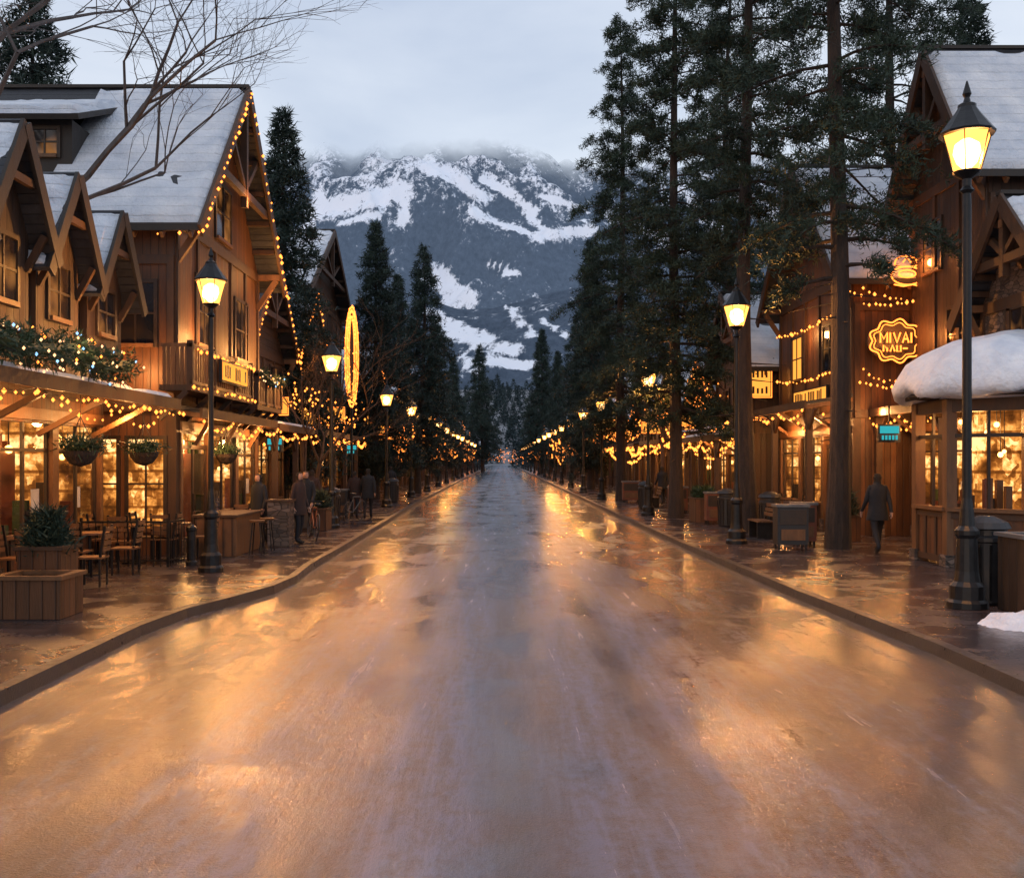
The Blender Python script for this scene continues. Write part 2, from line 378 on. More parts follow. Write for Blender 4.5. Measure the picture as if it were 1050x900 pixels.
def storefront(par, s, xf, y0, y1, zt, wall='wood_or', post='timber_l', bay=2.0, z0=.13, light=0., detail=True, depth=1.9):
    fr = MB(); it = MB(); gl = MB(); lt = MB()
    n = max(2, round((y1-y0)/bay)); bw = (y1-y0)/n; pw = .24
    zs = z0+.72; zh = zt-.45
    door = R.randrange(n) if n > 2 else -1
    for i in range(n+1):
        y = y0+bw*i; ya = max(y0, y-pw/2); yb = min(y1, y+pw/2)
        fr.box(s*(xf-.07), s*(xf+.1), ya, yb, z0, zh, post)
        fr.box(s*(xf-.12), s*(xf-.07), ya-.03, yb+.03, z0, z0+.3, 'stone')
    for i in range(n):
        a = y0+bw*i+pw/2; b = a+bw-pw
        if i == door:
            fr.box(s*(xf+.03), s*(xf+.07), a, a+.08, z0, zh-.35, 'winframe'); fr.box(s*(xf+.03), s*(xf+.07), b-.08, b, z0, zh-.35, 'winframe')
            fr.box(s*(xf+.03), s*(xf+.07), a+.08, b-.08, z0, z0+.3, 'winframe')
            fr.box(s*(xf+.03), s*(xf+.07), (a+b)/2-.04, (a+b)/2+.04, z0+.3, zh-.35, 'winframe')
            fr.box(s*(xf+.02), s*(xf+.08), a, b, zh-.35, zh-.25, 'winframe')
            gl.box(s*(xf+.045), s*(xf+.05), a+.08, b-.08, z0+.3, zh-.35, 'glass')
            fr.beam((s*(xf+.0), (a+b)/2-.1, 1.0), (s*(xf+.0), (a+b)/2-.1, 1.4), .03, .03, 'metal')
        else:
            fr.box(s*xf, s*(xf+.1), a, b, z0, zs, wall)
            fr.box(s*(xf-.08), s*(xf+.12), a-.003, b+.003, zs, zs+.06, post)
            for q in range(1, 4): fr.box(s*(xf-.03), s*xf, a+(b-a)*q/4-.05, a+(b-a)*q/4+.05, z0+.05, zs, 'timber')
            for t in (0, .5, 1):
                y = a+(b-a)*t; ya = min(max(y-.035, a), b-.07)
                fr.box(s*(xf+.01), s*(xf+.06), ya, ya+.07, zs+.06, zh, 'winframe')
            fr.box(s*(xf+.012), s*(xf+.058), a+.07, b-.07, zh-.5, zh-.44, 'winframe')
            gl.box(s*(xf+.032), s*(xf+.037), a, b, zs+.06, zh, 'glass')
            if detail and R.random() < .85:
                for q in range(R.randrange(3, 8)):
                    gy = R.uniform(a+.1, b-.3); hh = R.uniform(.15, .9)
                    it.box(s*(xf+.2), s*(xf+.4), gy, gy+R.uniform(.08, .3), zs, zs+hh, R.choice(['timber_d', 'red', 'garl', 'timber', 'winframe']))
                if R.random() < .5: gy = R.uniform(a+.1, b-.5); it.box(s*(xf+.06), s*(xf+.065), gy, gy+.3, zs+.4, zs+.8, 'white')
    fr.box(s*(xf-.03), s*(xf+.15), y0, y1, zh, zt, wall)
    fr.box(s*(xf-.09), s*(xf-.03), y0, y1, zh+.05, zh+.25, post)
    xb = xf+depth
    it.box(s*xb, s*(xb+.1), y0, y1, z0, zt, 'inter')
    it.box(s*(xf+.16), s*xb, y0, y0+.1, z0, zt, 'inter'); it.box(s*(xf+.16), s*xb, y1-.1, y1, z0, zt, 'inter')
    it.box(s*(xf+.16), s*xb, y0+.1, y1-.1, z0-.05, z0+.01, 'timber_l'); it.box(s*(xf+.16), s*xb, y0+.1, y1-.1, zt-.1, zt, 'timber_l')
    if detail:
        y = y0+.4
        while y < y1-1:
            w = R.uniform(.4, .9); d = R.uniform(.7, depth-.5); h = R.choice([.8, 1.0, 1.2, 1.7, 2.0, 2.2])
            it.box(s*(xf+d), s*(xf+d+.35), y, y+w, z0+.01, z0+h, R.choice(['timber', 'timber_d', 'winframe', 'red']))
            for q in range(3):
                bx = y+w*(q+.3)/3; it.box(s*(xf+d+.05), s*(xf+d+.2), bx, bx+.1, z0+h, z0+h+R.uniform(.1, .35), R.choice(['white', 'red', 'garl', 'timber_l']))
            y += w+R.uniform(.3, .9)
    k = int((y1-y0)/.6)
    for i in range(k):
        y = y0+.3+(y1-y0-.6)*i/max(1, k-1); d = R.uniform(.25, depth-.5); z = zt-R.uniform(.55, 1.3)
        r = R.uniform(.04, .085) if y < 40 else R.uniform(.07, .13)
        lt.ball((s*(xf+d), y, z), r, 'globe', 8, 5); lt.beam((s*(xf+d), y, z), (s*(xf+d), y, zt-.1), .012, .012, 'metal')
    fr.build('storefront_frame', par); it.build('interior', par); gl.build('shop_glass', par, recalc=False); lt.build('pendant_lights', par)
    if light > 0:
        plight('interior_lamp', (s*(xf+.9), (y0+y1)/2, zt-.6), light, (1, .5, .16), .15, par)

def canopy(par, s, xf, y0, y1, z, out, tilt=.15, posts=True, snow=False, mat='shingle', sags=(.1, .3)):
    mb = MB()
    a = (s*(xf-out), y0, z); b = (s*(xf-out), y1, z); c = (s*(xf-.02), y1, z+tilt*out+.02); d = (s*(xf-.02), y0, z+tilt*out+.02)
    mb.slab(a, b, c, d, .09, mat)
    mb.box(s*(xf-out-.04), s*(xf-out+.02), y0-.02, y1+.02, z-.18, z+.03, 'timber')
    n = max(1, int((y1-y0)/.55))
    for i in range(n+1):
        y = y0+.04+(y1-y0-.08)*i/n
        mb.beam((s*(xf-out+.03), y, z-.14), (s*(xf-.02), y, z+tilt*out-.14), .06, .1, 'timber_l')
        if i % 4 == 2: mb.beam((s*(xf-.06), y, z-.75), (s*(xf-out*.75), y, z-.15), .08, .09, 'timber_l')
    if posts:
        n = max(1, round((y1-y0)/3.2))
        for i in range(n+1):
            y = y0+.15+(y1-y0-.3)*i/n; X = s*(xf-out+.14)
            mb.box(X-.08, X+.08, y-.08, y+.08, .13, z-.2, 'timber'); mb.box(X-.12, X+.12, y-.12, y+.12, .13, .45, 'stone')
            for q in (-1, 1): mb.beam((X, y+q*.05, z-.75), (X, y+q*.55, z-.22), .07, .08, 'timber')
    if snow: snow_sheet(mb, a, b, c, d, .1, .35, int((y1-y0)*5), max(3, int(out*6)), R.random()*9)
    mb.build('canopy', par)
    lb = MB(); n = max(1, round((y1-y0)/2.2))
    for i in range(n):
        ya = y0+(y1-y0)*i/n; yb = y0+(y1-y0)*(i+1)/n
        string(lb, (s*(xf-out-.07), ya, z-.2), (s*(xf-out-.07), yb, z-.2), R.uniform(*sags), .24 if y0 < 45 else .4, wire=y0 < 45)
        if R.random() < .5: string(lb, (s*(xf-out+.5), ya, z-.3), (s*(xf-out+.4), yb, z-.3), R.uniform(.1, .4), .3 if y0 < 45 else .5, wire=False)
    lb.build('string_lights', par, recalc=False)

def shop_board(par, s, xf, yc, zc, w, h, lit=True):
    mb = MB(); X = s*(xf-.1)
    mb.box(s*(xf-.03), X, yc-w/2, yc+w/2, zc-h/2, zc+h/2, 'timber_d')
    mb.box(X, s*(xf-.12), yc-w/2+.05, yc+w/2-.05, zc-h/2+.05, zc+h/2-.05, 'amber' if lit else 'winframe')
    n = int(w/.17)
    for i in range(1, n):
        if R.random() < .8:
            y = yc-w/2+.08+(w-.16)*i/n; hh = h*R.uniform(.25, .36)
            mb.box(s*(xf-.12), s*(xf-.13), y-.045, y+.045, zc-hh, zc+hh*R.choice([1, 1, .4]), 'timber_d' if lit else 'timber_l')
    mb.build('sign_board', par)

def lodge(name, s, xf, y0, y1, ze, za, depth=10, oh=.6, wall='wood_or', zf=3.2, snow_thr=.35, snow_d=None, lights=True, sflight=60, detail=True, wins=(), swins=(), canz=None, canout=1.2, cany=None, cposts=True, eave_l=True, roofmat='shingle', csnow=False, sign=False):
    par = empty(name, (0, 0, 0))
    w = MB(); yc = (y0+y1)/2
    w.poly([(s*xf, y0, zf), (s*xf, y1, zf), (s*xf, y1, ze), (s*xf, yc, za-.15), (s*xf, y0, ze)], (s*.2, 0, 0), wall)
    w.box(s*(xf+.2), s*(xf+depth), y0, y0+.2, 0, ze, wall); w.box(s*(xf+.2), s*(xf+depth), y1-.2, y1, 0, ze, wall)
    w.box(s*(xf-.02), s*(xf+.2), y0-.012, y0+.19, 0, zf, 'timber'); w.box(s*(xf-.02), s*(xf+.2), y1-.19, y1+.012, 0, zf, 'timber')
    w.poly([(s*(xf+depth), y0, 0), (s*(xf+depth), y1, 0), (s*(xf+depth), y1, ze), (s*(xf+depth), yc, za-.15), (s*(xf+depth), y0, ze)], (s*.2, 0, 0), wall)
    for wn in wins: window_x(w, s, xf, *wn)
    for wn in swins: window_y(w, y0, *wn)
    w.build('walls', par)
    t = MB()
    t.box(s*(xf-.06), s*xf, y0+.05, y1-.05, zf-.02, zf+.22, 'timber')
    t.box(s*(xf-.055), s*xf, y0+.05, y1-.05, ze-.25, ze, 'timber')
    nn = max(3, int((y1-y0)/1.3))
    for i in range(nn+1):
        y = y0+.1+(y1-y0-.2)*i/nn; top = ze-.25
        t.box(s*(xf-.05), s*xf, y-.07, y+.07, zf+.22, top, 'timber')
    t.box(s*(xf+.02), s*(xf+depth), y0-.06, y0, zf, zf+.22, 'timber'); t.box(s*(xf+.02), s*(xf+depth), y0-.055, y0, ze-1.1, ze-.9, 'timber')
    for i in range(5):
        xx = xf+.02+i*1.5; t.box(s*xx, s*(xx+.15), y0-.05, y0, zf+.22, ze-1.1, 'timber')
    xo = s*(xf-oh)
    sl = (za-ze)/(yc-y0); ey0 = y0-.45; ey1 = y1+.45; ez = ze-.45*sl+.12
    zr = za+.12
    t.beam((xo-s*.02, ey0, ez-.12), (xo-s*.02, yc, zr-.12), .07, .3, 'timber'); t.beam((xo-s*.025, ey1, ez-.12), (xo-s*.025, yc, zr-.12), .07, .3, 'timber')
    zt_ = ze+(za-ze)*.35; dy = (yc-y0)*.63
    t.beam((xo+s*.1, yc-dy, zt_), (xo+s*.1, yc+dy, zt_), .14, .18, 'timber')
    t.beam((xo+s*.1, yc, zt_-.35), (xo+s*.1, yc, za-.2), .16, .16, 'timber')
    for q in (-1, 1): t.beam((xo+s*.1, yc, zt_+.1), (xo+s*.1, yc+q*dy*.5, zt_+(za-zt_)*.42), .1, .12, 'timber')
    for y, z in ((y0+.12, ze-.1), (y1-.12, ze-.1), (yc, za-.5)):
        t.beam((s*xf, y, z-.9), (xo+s*.1, y, z-.08), .12, .14, 'timber_l'); t.beam((s*xf, y, z), (xo, y, z), .14, .16, 'timber_l')
    for i in range(1, 6):
        for q in (-1, 1):
            y = yc+q*(yc-y0)*i/6; z = za-(za-ze)*i/6-.12; t.beam((s*xf, y, z), (xo+s*.04, y, z), .1, .12, 'timber')
    n = int((depth)/.6)
    for i in range(n):
        x = xo+s*(.2+i*.6)
        t.beam((x, ey0+.02, ez-.2), (x, y0, ez-.2+.43*sl), .07, .14, 'timber_l')
    t.build('timber_frame', par)
    r = MB(); xb = s*(xf+depth+.4)
    A = (xo, ey0, ez); B = (xb, ey0, ez); C = (xb, yc, zr); D = (xo, yc, zr); E = (xo, ey1, ez); G = (xb, ey1, ez)
    r.slab(A, B, C, D, .12, roofmat); r.slab(E, G, C, D, .12, roofmat)
    r.beam((xo-s*.03, yc, zr+.01), (xb, yc, zr+.01), .22, .08, 'timber_d')
    r.beam((xo, ey0-.03, ez-.04), (xb, ey0-.03, ez-.04), .05, .16, 'timber_d')
    r.build('roof', par)
    sn = MB(); sd = snow_d or depth
    xs = s*(xf-oh+sd); o_ = xo+s*.03
    snow_sheet(sn, (o_, ey0+.0, ez+.004), (xs, ey0+.0, ez+.004), (xs, yc-.1, zr-.1*sl+.004), (o_, yc-.1, zr-.1*sl+.004), .14, snow_thr, max(8, int(sd*8)), 34, R.random()*20)
    snow_sheet(sn, (o_, ey1-.02, ez+.004), (xs, ey1-.02, ez+.004), (xs, yc+.1, zr-.1*sl+.004), (o_, yc+.1, zr-.1*sl+.004), .12, snow_thr, max(8, int(sd*3)), 14, R.random()*20)
    sn.build('roof_snow', par, smooth=True, recalc=False)
    if lights:
        l = MB(); xl = xo-s*.08
        st = .26 if y0 < 40 else .5
        string(l, (xl, ey0, ez-.1), (xl, yc, zr-.1), 0, st, wire=False); string(l, (xl, yc, zr-.1), (xl, ey1, ez-.1), 0, st, wire=False)
        if eave_l: string(l, (xo, ey0-.07, ez-.12), (xo+s*min(depth, 5), ey0-.07, ez-.12), 0, .4, wire=False)
        l.build('gable_lights', par, recalc=False)
    storefront(par, s, xf, y0+.2, y1-.2, zf, wall, light=sflight, detail=detail)
    if sign: shop_board(par, s, xf, yc, zf+.75, min(3.2, (y1-y0)*.5), .6, R.random() < .6)
    if canz:
        ca, cb = cany or (y0, y1)
        canopy(par, s, xf, ca, cb, canz, canout, posts=cposts, snow=csnow)
    return par

# ------------------------------------------------------------------ world
w = bpy.data.worlds.new('World'); SC.world = w; w.use_nodes = True; nt = w.node_tree; nt.nodes.clear()
wo = nt.nodes.new('ShaderNodeOutputWorld')
sky = nt.nodes.new('ShaderNodeTexSky'); sky.sky_type = 'NISHITA'; sky.sun_disc = False
sky.sun_elevation = math.radians(4); sky.sun_rotation = math.radians(200)
b1 = nt.nodes.new('ShaderNodeBackground'); b1.inputs[1].default_value = .05; L(nt, sky.outputs[0], b1.inputs[0])
tc = nt.nodes.new('ShaderNodeTexCoord')
cn = noise(nt, mapping(nt, tc.outputs['Generated'], (1.6, 1.6, 5)), 1.6, 6, .5, .3)
cc = ramp(nt, cn, [(.3, (.43, .49, .63)), (.55, (.585, .635, .745)), (.75, (.72, .745, .82))])
b2 = nt.nodes.new('ShaderNodeBackground'); L(nt, cc, b2.inputs[0]); b2.inputs[1].default_value = 1.08
ad = nt.nodes.new('ShaderNodeAddShader'); L(nt, b1.outputs[0], ad.inputs[0]); L(nt, b2.outputs[0], ad.inputs[1]); L(nt, ad.outputs[0], wo.inputs[0])
sun = bpy.data.lights.new('sun', 'SUN'); sun.energy = .12; sun.angle = math.radians(30); sun.color = (.95, .96, 1)
so = bpy.data.objects.new('sun', sun); ROOT.objects.link(so); so.rotation_euler = (math.radians(50), 0, math.radians(-20))

# ------------------------------------------------------------------ ground, road, pavements
g = MB(); g.add([(-9000, -200, -.02), (9000, -200, -.02), (9000, 9000, -.02), (-9000, 9000, -.02)], [(0, 1, 2, 3)], 'ground'); g.build('ground', recalc=False)
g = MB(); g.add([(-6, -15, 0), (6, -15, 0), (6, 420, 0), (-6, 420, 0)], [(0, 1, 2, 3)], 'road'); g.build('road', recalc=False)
LK = [(-15, -4.35), (8.7, -4.38), (12.2, -4.42), (13.6, -4.3), (14.8, -3.98), (16.1, -3.68), (17.5, -3.6), (19.4, -3.72), (26.4, -3.8), (51, -4.15), (100, -4.3), (400, -4.3)]
RK = [(-15, 4.7), (9, 4.75), (11, 4.78), (15.5, 4.57), (24.4, 4.42), (39, 4.35), (100, 4.3), (400, 4.3)]
def walk(name, pts, s):
    par = MB()
    for (ya, xa), (yb, xb) in zip(pts[:-1], pts[1:]):
        xo = s*60
        i0 = xa+s*.16; i1 = xb+s*.16
        par.add([(i0, ya, .125), (i1, yb, .125), (xo, yb, .125), (xo, ya, .125)], [(0, 1, 2, 3)], 'paver')
        vs = [(xa, ya, -.01), (xa+s*.02, ya, .13), (i0, ya, .13), (i0, ya, 0), (xb, yb, -.01), (xb+s*.02, yb, .13), (i1, yb, .13), (i1, yb, 0)]
        par.add(vs, [(0, 4, 5, 1), (1, 5, 6, 2), (2, 6, 7, 3)], 'concrete')
    return par.build(name, recalc=True)
walk('pavement', LK, -1)
walk('pavement', RK, 1)

# ------------------------------------------------------------------ mountains
def mount_mat(name, fade0, fade1, haze_glow):
    m, nt, out = newmat(name); b = nt.nodes.new('ShaderNodeBsdfPrincipled'); p = pos(nt)
    at = nt.nodes.new('ShaderNodeAttribute'); at.attribute_name = 'Col'
    sp = noise(nt, mapping(nt, p, (1, .35, .7)), .06, 5, .8)
    sp2 = noise(nt, mapping(nt, p, (1, .4, .5)), .014, 6, .75, .4)
    s = nt.nodes.new('ShaderNodeSeparateColor'); L(nt, at.outputs['Color'], s.inputs[0])
    f = math_(nt, 'ADD', s.outputs[0], math_(nt, 'MULTIPLY', math_(nt, 'SUBTRACT', sp, .5), 1.7))
    f = math_(nt, 'ADD', f, math_(nt, 'MULTIPLY', math_(nt, 'SUBTRACT', sp2, .5), 1.3))
    f = maprange(nt, f, .42, .64)
    dark = mixc(nt, maprange(nt, sp, .35, .65), (.015, .027, .048), (.055, .078, .115))  # blue of distance worked into the forest and rock colour
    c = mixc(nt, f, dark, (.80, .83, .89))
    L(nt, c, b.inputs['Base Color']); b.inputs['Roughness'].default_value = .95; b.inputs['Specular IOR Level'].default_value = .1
    b.inputs['Emission Color'].default_value = (.30, .41, .60, 1); b.inputs['Emission Strength'].default_value = haze_glow  # aerial haze painted onto the slope as a faint blue glow
    t = nt.nodes.new('ShaderNodeBsdfTransparent'); mx = nt.nodes.new('ShaderNodeMixShader')
    se = nt.nodes.new('ShaderNodeSeparateXYZ'); L(nt, p, se.inputs[0])
    cl = noise(nt, mapping(nt, p, (1, .3, 1.6)), .0013, 5, .55, .3)
    zz = math_(nt, 'ADD', se.outputs[2], math_(nt, 'MULTIPLY', math_(nt, 'SUBTRACT', cl, .5), 620.))
    fd = nt.nodes.new('ShaderNodeMapRange'); fd.interpolation_type = 'SMOOTHSTEP'; L(nt, zz, fd.inputs[0]); fd.inputs[1].default_value = fade0; fd.inputs[2].default_value = fade1  # summit turns transparent with height, standing in for low cloud
    L(nt, fd.outputs[0], mx.inputs[0]); L(nt, b.outputs[0], mx.inputs[1]); L(nt, t.outputs[0], mx.inputs[2]); L(nt, mx.outputs[0], out.inputs[0])
    m.cycles.emission_sampling = 'NONE'
    return m
def seg(px, py, a, b, w):
    a = np.array(a, float); b = np.array(b, float); d = b-a
    t = np.clip(((px-a[0])*d[0]+(py-a[1])*d[1])/(d@d), 0, 1)
    q = np.hypot(px-a[0]-t*d[0], py-a[1]-t*d[1]); return np.clip(1.25-q/w*.8, -1, 1)
def terrain(name, mat, y0, y1, yr, prof, nx, ny, amp, nscale, snowf, xs=1.25, pw=1.1):
    u = np.linspace(-1, 1, nx); yy = np.linspace(y0, y1, ny); U, Y = np.meshgrid(u, yy)
    X = U*yr*xs
    pxr = VX+F*X/yr
    H = 2+(VY-np.interp(pxr, [p[0] for p in prof], [p[1] for p in prof]))*yr/F
    t = np.clip((Y-y0)/(yr-y0), 0, 1); back = np.clip((y1-Y)/(y1-yr), 0, 1)
    rid = 1-np.abs(2*fbm(X/nscale+.35*fbm(X/nscale*2, Y/nscale*2, 3)*2, Y/(nscale*1.8), 5)-1)
    rid2 = 1-np.abs(2*fbm(X/nscale*2.7+5, Y/(nscale)*1.4+3, 5)-1)
    e = np.where(Y < yr, t**pw, back**.8)
    Z = H*e+amp*(rid-.75)*np.sin(np.pi*np.clip(t, 0, 1)*.9+.15)*(e > 0)+amp*.45*(rid2-.75)*np.clip(t*3, 0, 1)
    Z = np.where(t <= 0, -2, Z)
    px = VX+F*X/Y; py = VY-F*(Z-CH)/Y
    col = snowf(X, Y, Z, px, py, rid, rid2)
    v = np.stack([X, Y, Z], -1).reshape(-1, 3)
    idx = np.arange(nx*ny).reshape(ny, nx)
    f = np.stack([idx[:-1, :-1], idx[:-1, 1:], idx[1:, 1:], idx[1:, :-1]], -1).reshape(-1, 4)
    me = bpy.data.meshes.new(name); me.from_pydata(v.tolist(), [], f.tolist()); me.materials.append(mat)
    ca = me.color_attributes.new('Col', 'FLOAT_COLOR', 'POINT')
    c4 = np.ones((nx*ny, 4)); c4[:, :3] = col.reshape(-1, 1); ca.data.foreach_set('color', c4.ravel())
    me.polygons.foreach_set('use_smooth', [True]*len(me.polygons)); me.update()
    o = bpy.data.objects.new(name, me); ROOT.objects.link(o); return o
def snow_main(X, Y, Z, px, py, rid, rid2):
    c = .03+np.clip((Z-600)/650, 0, 1)*.32+(rid2-.75)*.9+(rid-.75)*.5
    wx = 22*(fbm(X/160, Z/120, 4)-.5); wy = 22*(fbm(X/160+9, Z/120, 4)-.5)
    for a, b, wd in (((325, 215), (412, 195), 15), ((350, 232), (385, 222), 8), ((402, 185), (412, 232), 7), ((440, 170), (478, 186), 12), ((455, 172), (500, 205), 9), ((500, 182), (545, 215), 7), ((540, 212), (560, 245), 7),
                     ((480, 215), (540, 240), 4), ((545, 244), (610, 240), 7), ((560, 200), (600, 215), 4), ((445, 285), (480, 310), 14), ((455, 315), (485, 303), 7), ((500, 272), (530, 280), 4),
                     ((310, 245), (330, 200), 8), ((760, 200), (800, 230), 14), ((620, 220), (700, 260), 7), ((700, 190), (760, 260), 7)):
        c = np.maximum(c, seg(px+wx, py+wy, a, b, wd)*.85)
    return c
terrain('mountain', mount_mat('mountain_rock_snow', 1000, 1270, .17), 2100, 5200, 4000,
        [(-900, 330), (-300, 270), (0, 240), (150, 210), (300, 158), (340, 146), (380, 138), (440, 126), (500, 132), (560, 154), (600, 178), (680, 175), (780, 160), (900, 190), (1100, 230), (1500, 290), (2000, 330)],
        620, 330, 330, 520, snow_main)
def snow_mid(X, Y, Z, px, py, rid, rid2):
    c = .0+(rid2-.75)*1.2
    for a, b, wd in (((458, 340), (500, 350), 9), ((485, 354), (530, 358), 8), ((520, 318), (548, 345), 4), ((440, 322), (470, 332), 7), ((500, 367), (545, 374), 6), ((470, 362), (490, 380), 5), ((555, 330), (585, 350), 3)):
        c = np.maximum(c, seg(px+16*(fbm(X/60, Z/40, 3)-.5), py+10*(fbm(X/60+4, Z/40, 3)-.5), a, b, wd)*.85)
    return c
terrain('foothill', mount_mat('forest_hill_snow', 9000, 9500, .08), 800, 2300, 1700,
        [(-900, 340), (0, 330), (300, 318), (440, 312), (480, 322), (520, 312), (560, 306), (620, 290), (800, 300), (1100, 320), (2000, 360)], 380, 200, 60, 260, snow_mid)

# ------------------------------------------------------------------ trees
def tufts(P, D, K, ln, wd, spread=.75):
    n = len(P); P = np.repeat(P, K, 0); D = np.repeat(D, K, 0)
    d = D+rs.randn(n*K, 3)*spread; d /= np.linalg.norm(d, axis=1, keepdims=True)+1e-9
    s = np.cross(d, rs.randn(n*K, 3)); s /= np.linalg.norm(s, axis=1, keepdims=True)+1e-9
    l = ln*rs.uniform(.6, 1.3, (n*K, 1)); base = P+rs.randn(n*K, 3)*ln*.3
    a = base-s*wd/2; b = base+s*wd/2; c = base+d*l
    return np.stack([a, b, c], 1).reshape(-1, 3)
def pine_mesh(name, H, c0, rmax, nb, seed, tr=.25, K=7, ln=.3, wd=.055, leaf='leaf', dens=26, droop=.25, prof=None, gap=.0, bare=0, inner=.22, latf=.3):
    rr = np.random.RandomState(seed); mb = MB()
    wob = rr.randn(2)*.15
    zz = np.linspace(0, H, 14)
    def axis(z): return np.array([math.sin(z*.35+seed)*wob[0], math.cos(z*.3+seed)*wob[1], z])
    a0 = axis(0); a0[2] = 0
    mb.tube([tuple(axis(z)-a0-np.array([0, 0, .05 if z == 0 else 0])) for z in zz], [max(.02, tr*(1-z/H)**.75*(1.25 if z == 0 else 1)) for z in zz], 10, 'bark')
    Ps = []; Ds = []
    if prof is None: prof = lambda t: (1-t)**.75*min(1, .45+t*3)
    az = rr.rand()*6
    for i in range(nb):
        t = (i+rr.rand())/nb; az += 2.4+rr.randn()*.5
        if rr.rand() < gap: continue
        z = c0+(H-c0)*t; Lb = rmax*prof(t)*rr.uniform(.45, 1.15)+.15
        o = axis(z)-a0; up = .35*t+rr.uniform(-.15, .2)
        dirh = np.array([math.cos(az), math.sin(az), 0.]); n = 5
        side = np.array([-dirh[1], dirh[0], 0])
        bend = rr.randn()*.15
        pts = [o+dirh*Lb*q+side*bend*Lb*q*q+np.array([0, 0, Lb*(up*q-droop*1.2*q*q)]) for q in np.linspace(0, 1, n)]
        br = max(.012, tr*.22*(1-t)+.01)
        mb.tube([tuple(p) for p in pts], [br*(1-.8*q) for q in np.linspace(0, 1, n)], 4, 'bark', False)
        m = max(4, int(dens*Lb/rmax+3))
        npad = max(3, int(Lb*3)); cq = rr.uniform(inner, 1.0, npad); cl = rr.randn(npad)*latf*Lb*(1.2-cq)
        w_ = rr.randint(0, npad, m)
        q = np.clip(cq[w_]+rr.randn(m)*.11, .1, 1.08); lat = cl[w_]+rr.randn(m)*.15*Lb**.5
        base = o+np.outer(q*Lb, dirh)+np.outer(bend*Lb*q*q, side)+np.outer(Lb*(up*q-droop*1.2*q*q), [0, 0, 1])
        base = base+np.outer(lat, side)+np.stack([np.zeros(m), np.zeros(m), rr.randn(m)*.10-.05*np.abs(lat)+.04], 1)
        for k in range(npad):
            pc = o+dirh*cq[k]*Lb*.75; pe = o+dirh*cq[k]*Lb+side*(cl[k]+bend*Lb*cq[k]**2)+np.array([0, 0, Lb*(up*cq[k]-droop*1.2*cq[k]**2)])
            pc = pc+np.array([0, 0, Lb*(up*cq[k]*.75-droop*1.2*(cq[k]*.75)**2)]); mb.tube([tuple(pc), tuple(pe)], [.012, .005], 3, 'bark', False)
        d = np.outer(np.ones(m), dirh*.5)+np.outer(np.sign(lat)*.3, side)+np.array([0, 0, .25])
        Ps.append(base); Ds.append(d)
    for i in range(bare):
        z = c0*rr.uniform(.35, 1); az = rr.rand()*6.3; Lb = rr.uniform(.4, 1.3); o = axis(z)-a0
        mb.tube([tuple(o), tuple(o+np.array([math.cos(az)*Lb, math.sin(az)*Lb, -.1*Lb]))], [.025, .006], 4, 'bark', False)
    mb.tris(tufts(np.concatenate(Ps), np.concatenate(Ds), K, ln, wd, .9), leaf)
    me = bpy.data.meshes.new(name); me.from_pydata(mb.v, [], mb.f)
    for q in mb.mats: me.materials.append(M[q])
    me.polygons.foreach_set('material_index', mb.m); me.update(); return me
def place(name, me, x, y, z=.12, sc=1, rot=0):
    o = bpy.data.objects.new(name, me); ROOT.objects.link(o); o.location = (x, y, z); o.rotation_euler = (0, 0, rot)
    o.scale = (sc, sc, sc); return o
tall = lambda t: (1-t)**.5*min(1, .55+t*2.2)
pA = pine_mesh('tall_pine_a', 24, 7.5, 2.3, 100, 3, .24, 10, .19, .034, 'leaf', 95, .3, tall, .12, 10, .25)
pB = pine_mesh('tall_pine_b', 23, 3.4, 3.0, 150, 5, .25, 10, .21, .04, 'leaf', 110, .35, tall, .14, 8, .2)
pC = pine_mesh('tall_pine_c', 24, 6.2, 3.0, 100, 8, .25, 10, .19, .034, 'leaf', 125, .3, tall, .12, 10, .25)
sA = pine_mesh('spruce_a', 14, 1.2, 2.4, 180, 21, .2, 8, .24, .05, 'leafd', 50, .4)
sB = pine_mesh('spruce_b', 14, 1.5, 2.7, 160, 22, .2, 8, .26, .05, 'leafd', 50, .35, None, .08)
for (me, x, y, sc, rot) in ((pC, 7.72, 22.9, 1, .3), (pA, 7.0, 28.2, 1.0, 1.0), (pB, 6.2, 35.5, 1.0, 2.0), (pC, 12.5, 32, 1.02, 2.5),
                            (pB, 6.0, 50, 1.05, 4.2), (pC, 9.6, 42, 1., 1.5)):
    place('pine_tree', me, x, y, .12, sc, rot)
def pt(me, pxx, ytop, Y, H0=14., rot=0):
    H = CH+(VY-ytop)*Y/F; place('spruce_tree', me, (pxx-VX)*Y/F, Y, .1, H/H0, rot)
for a in ((sA, 290, 118, 36, 0), (sA, 385, 232, 52, 1), (sB, 428, 255, 62, 2), (sA, 408, 285, 72, 3), (sB, 450, 330, 90, 4), (sA, 606, 250, 70, 2), (sB, 612, 300, 85, 1), (sB, 590, 330, 110, 3), (sA, 556, 340, 150, 4), (sB, 495, 355, 190, 5),
          (sB, 468, 368, 130, 5), (sA, 572, 362, 130, 2), (sA, 995, 5, 45, 2), (sB, 15, -25, 40, 2), (sA, 335, 270, 60, 4), (sB, 750, 240, 60, 1), (sA, 960, 60, 42, 1)):
    pt(*a[:4], 14., a[4])

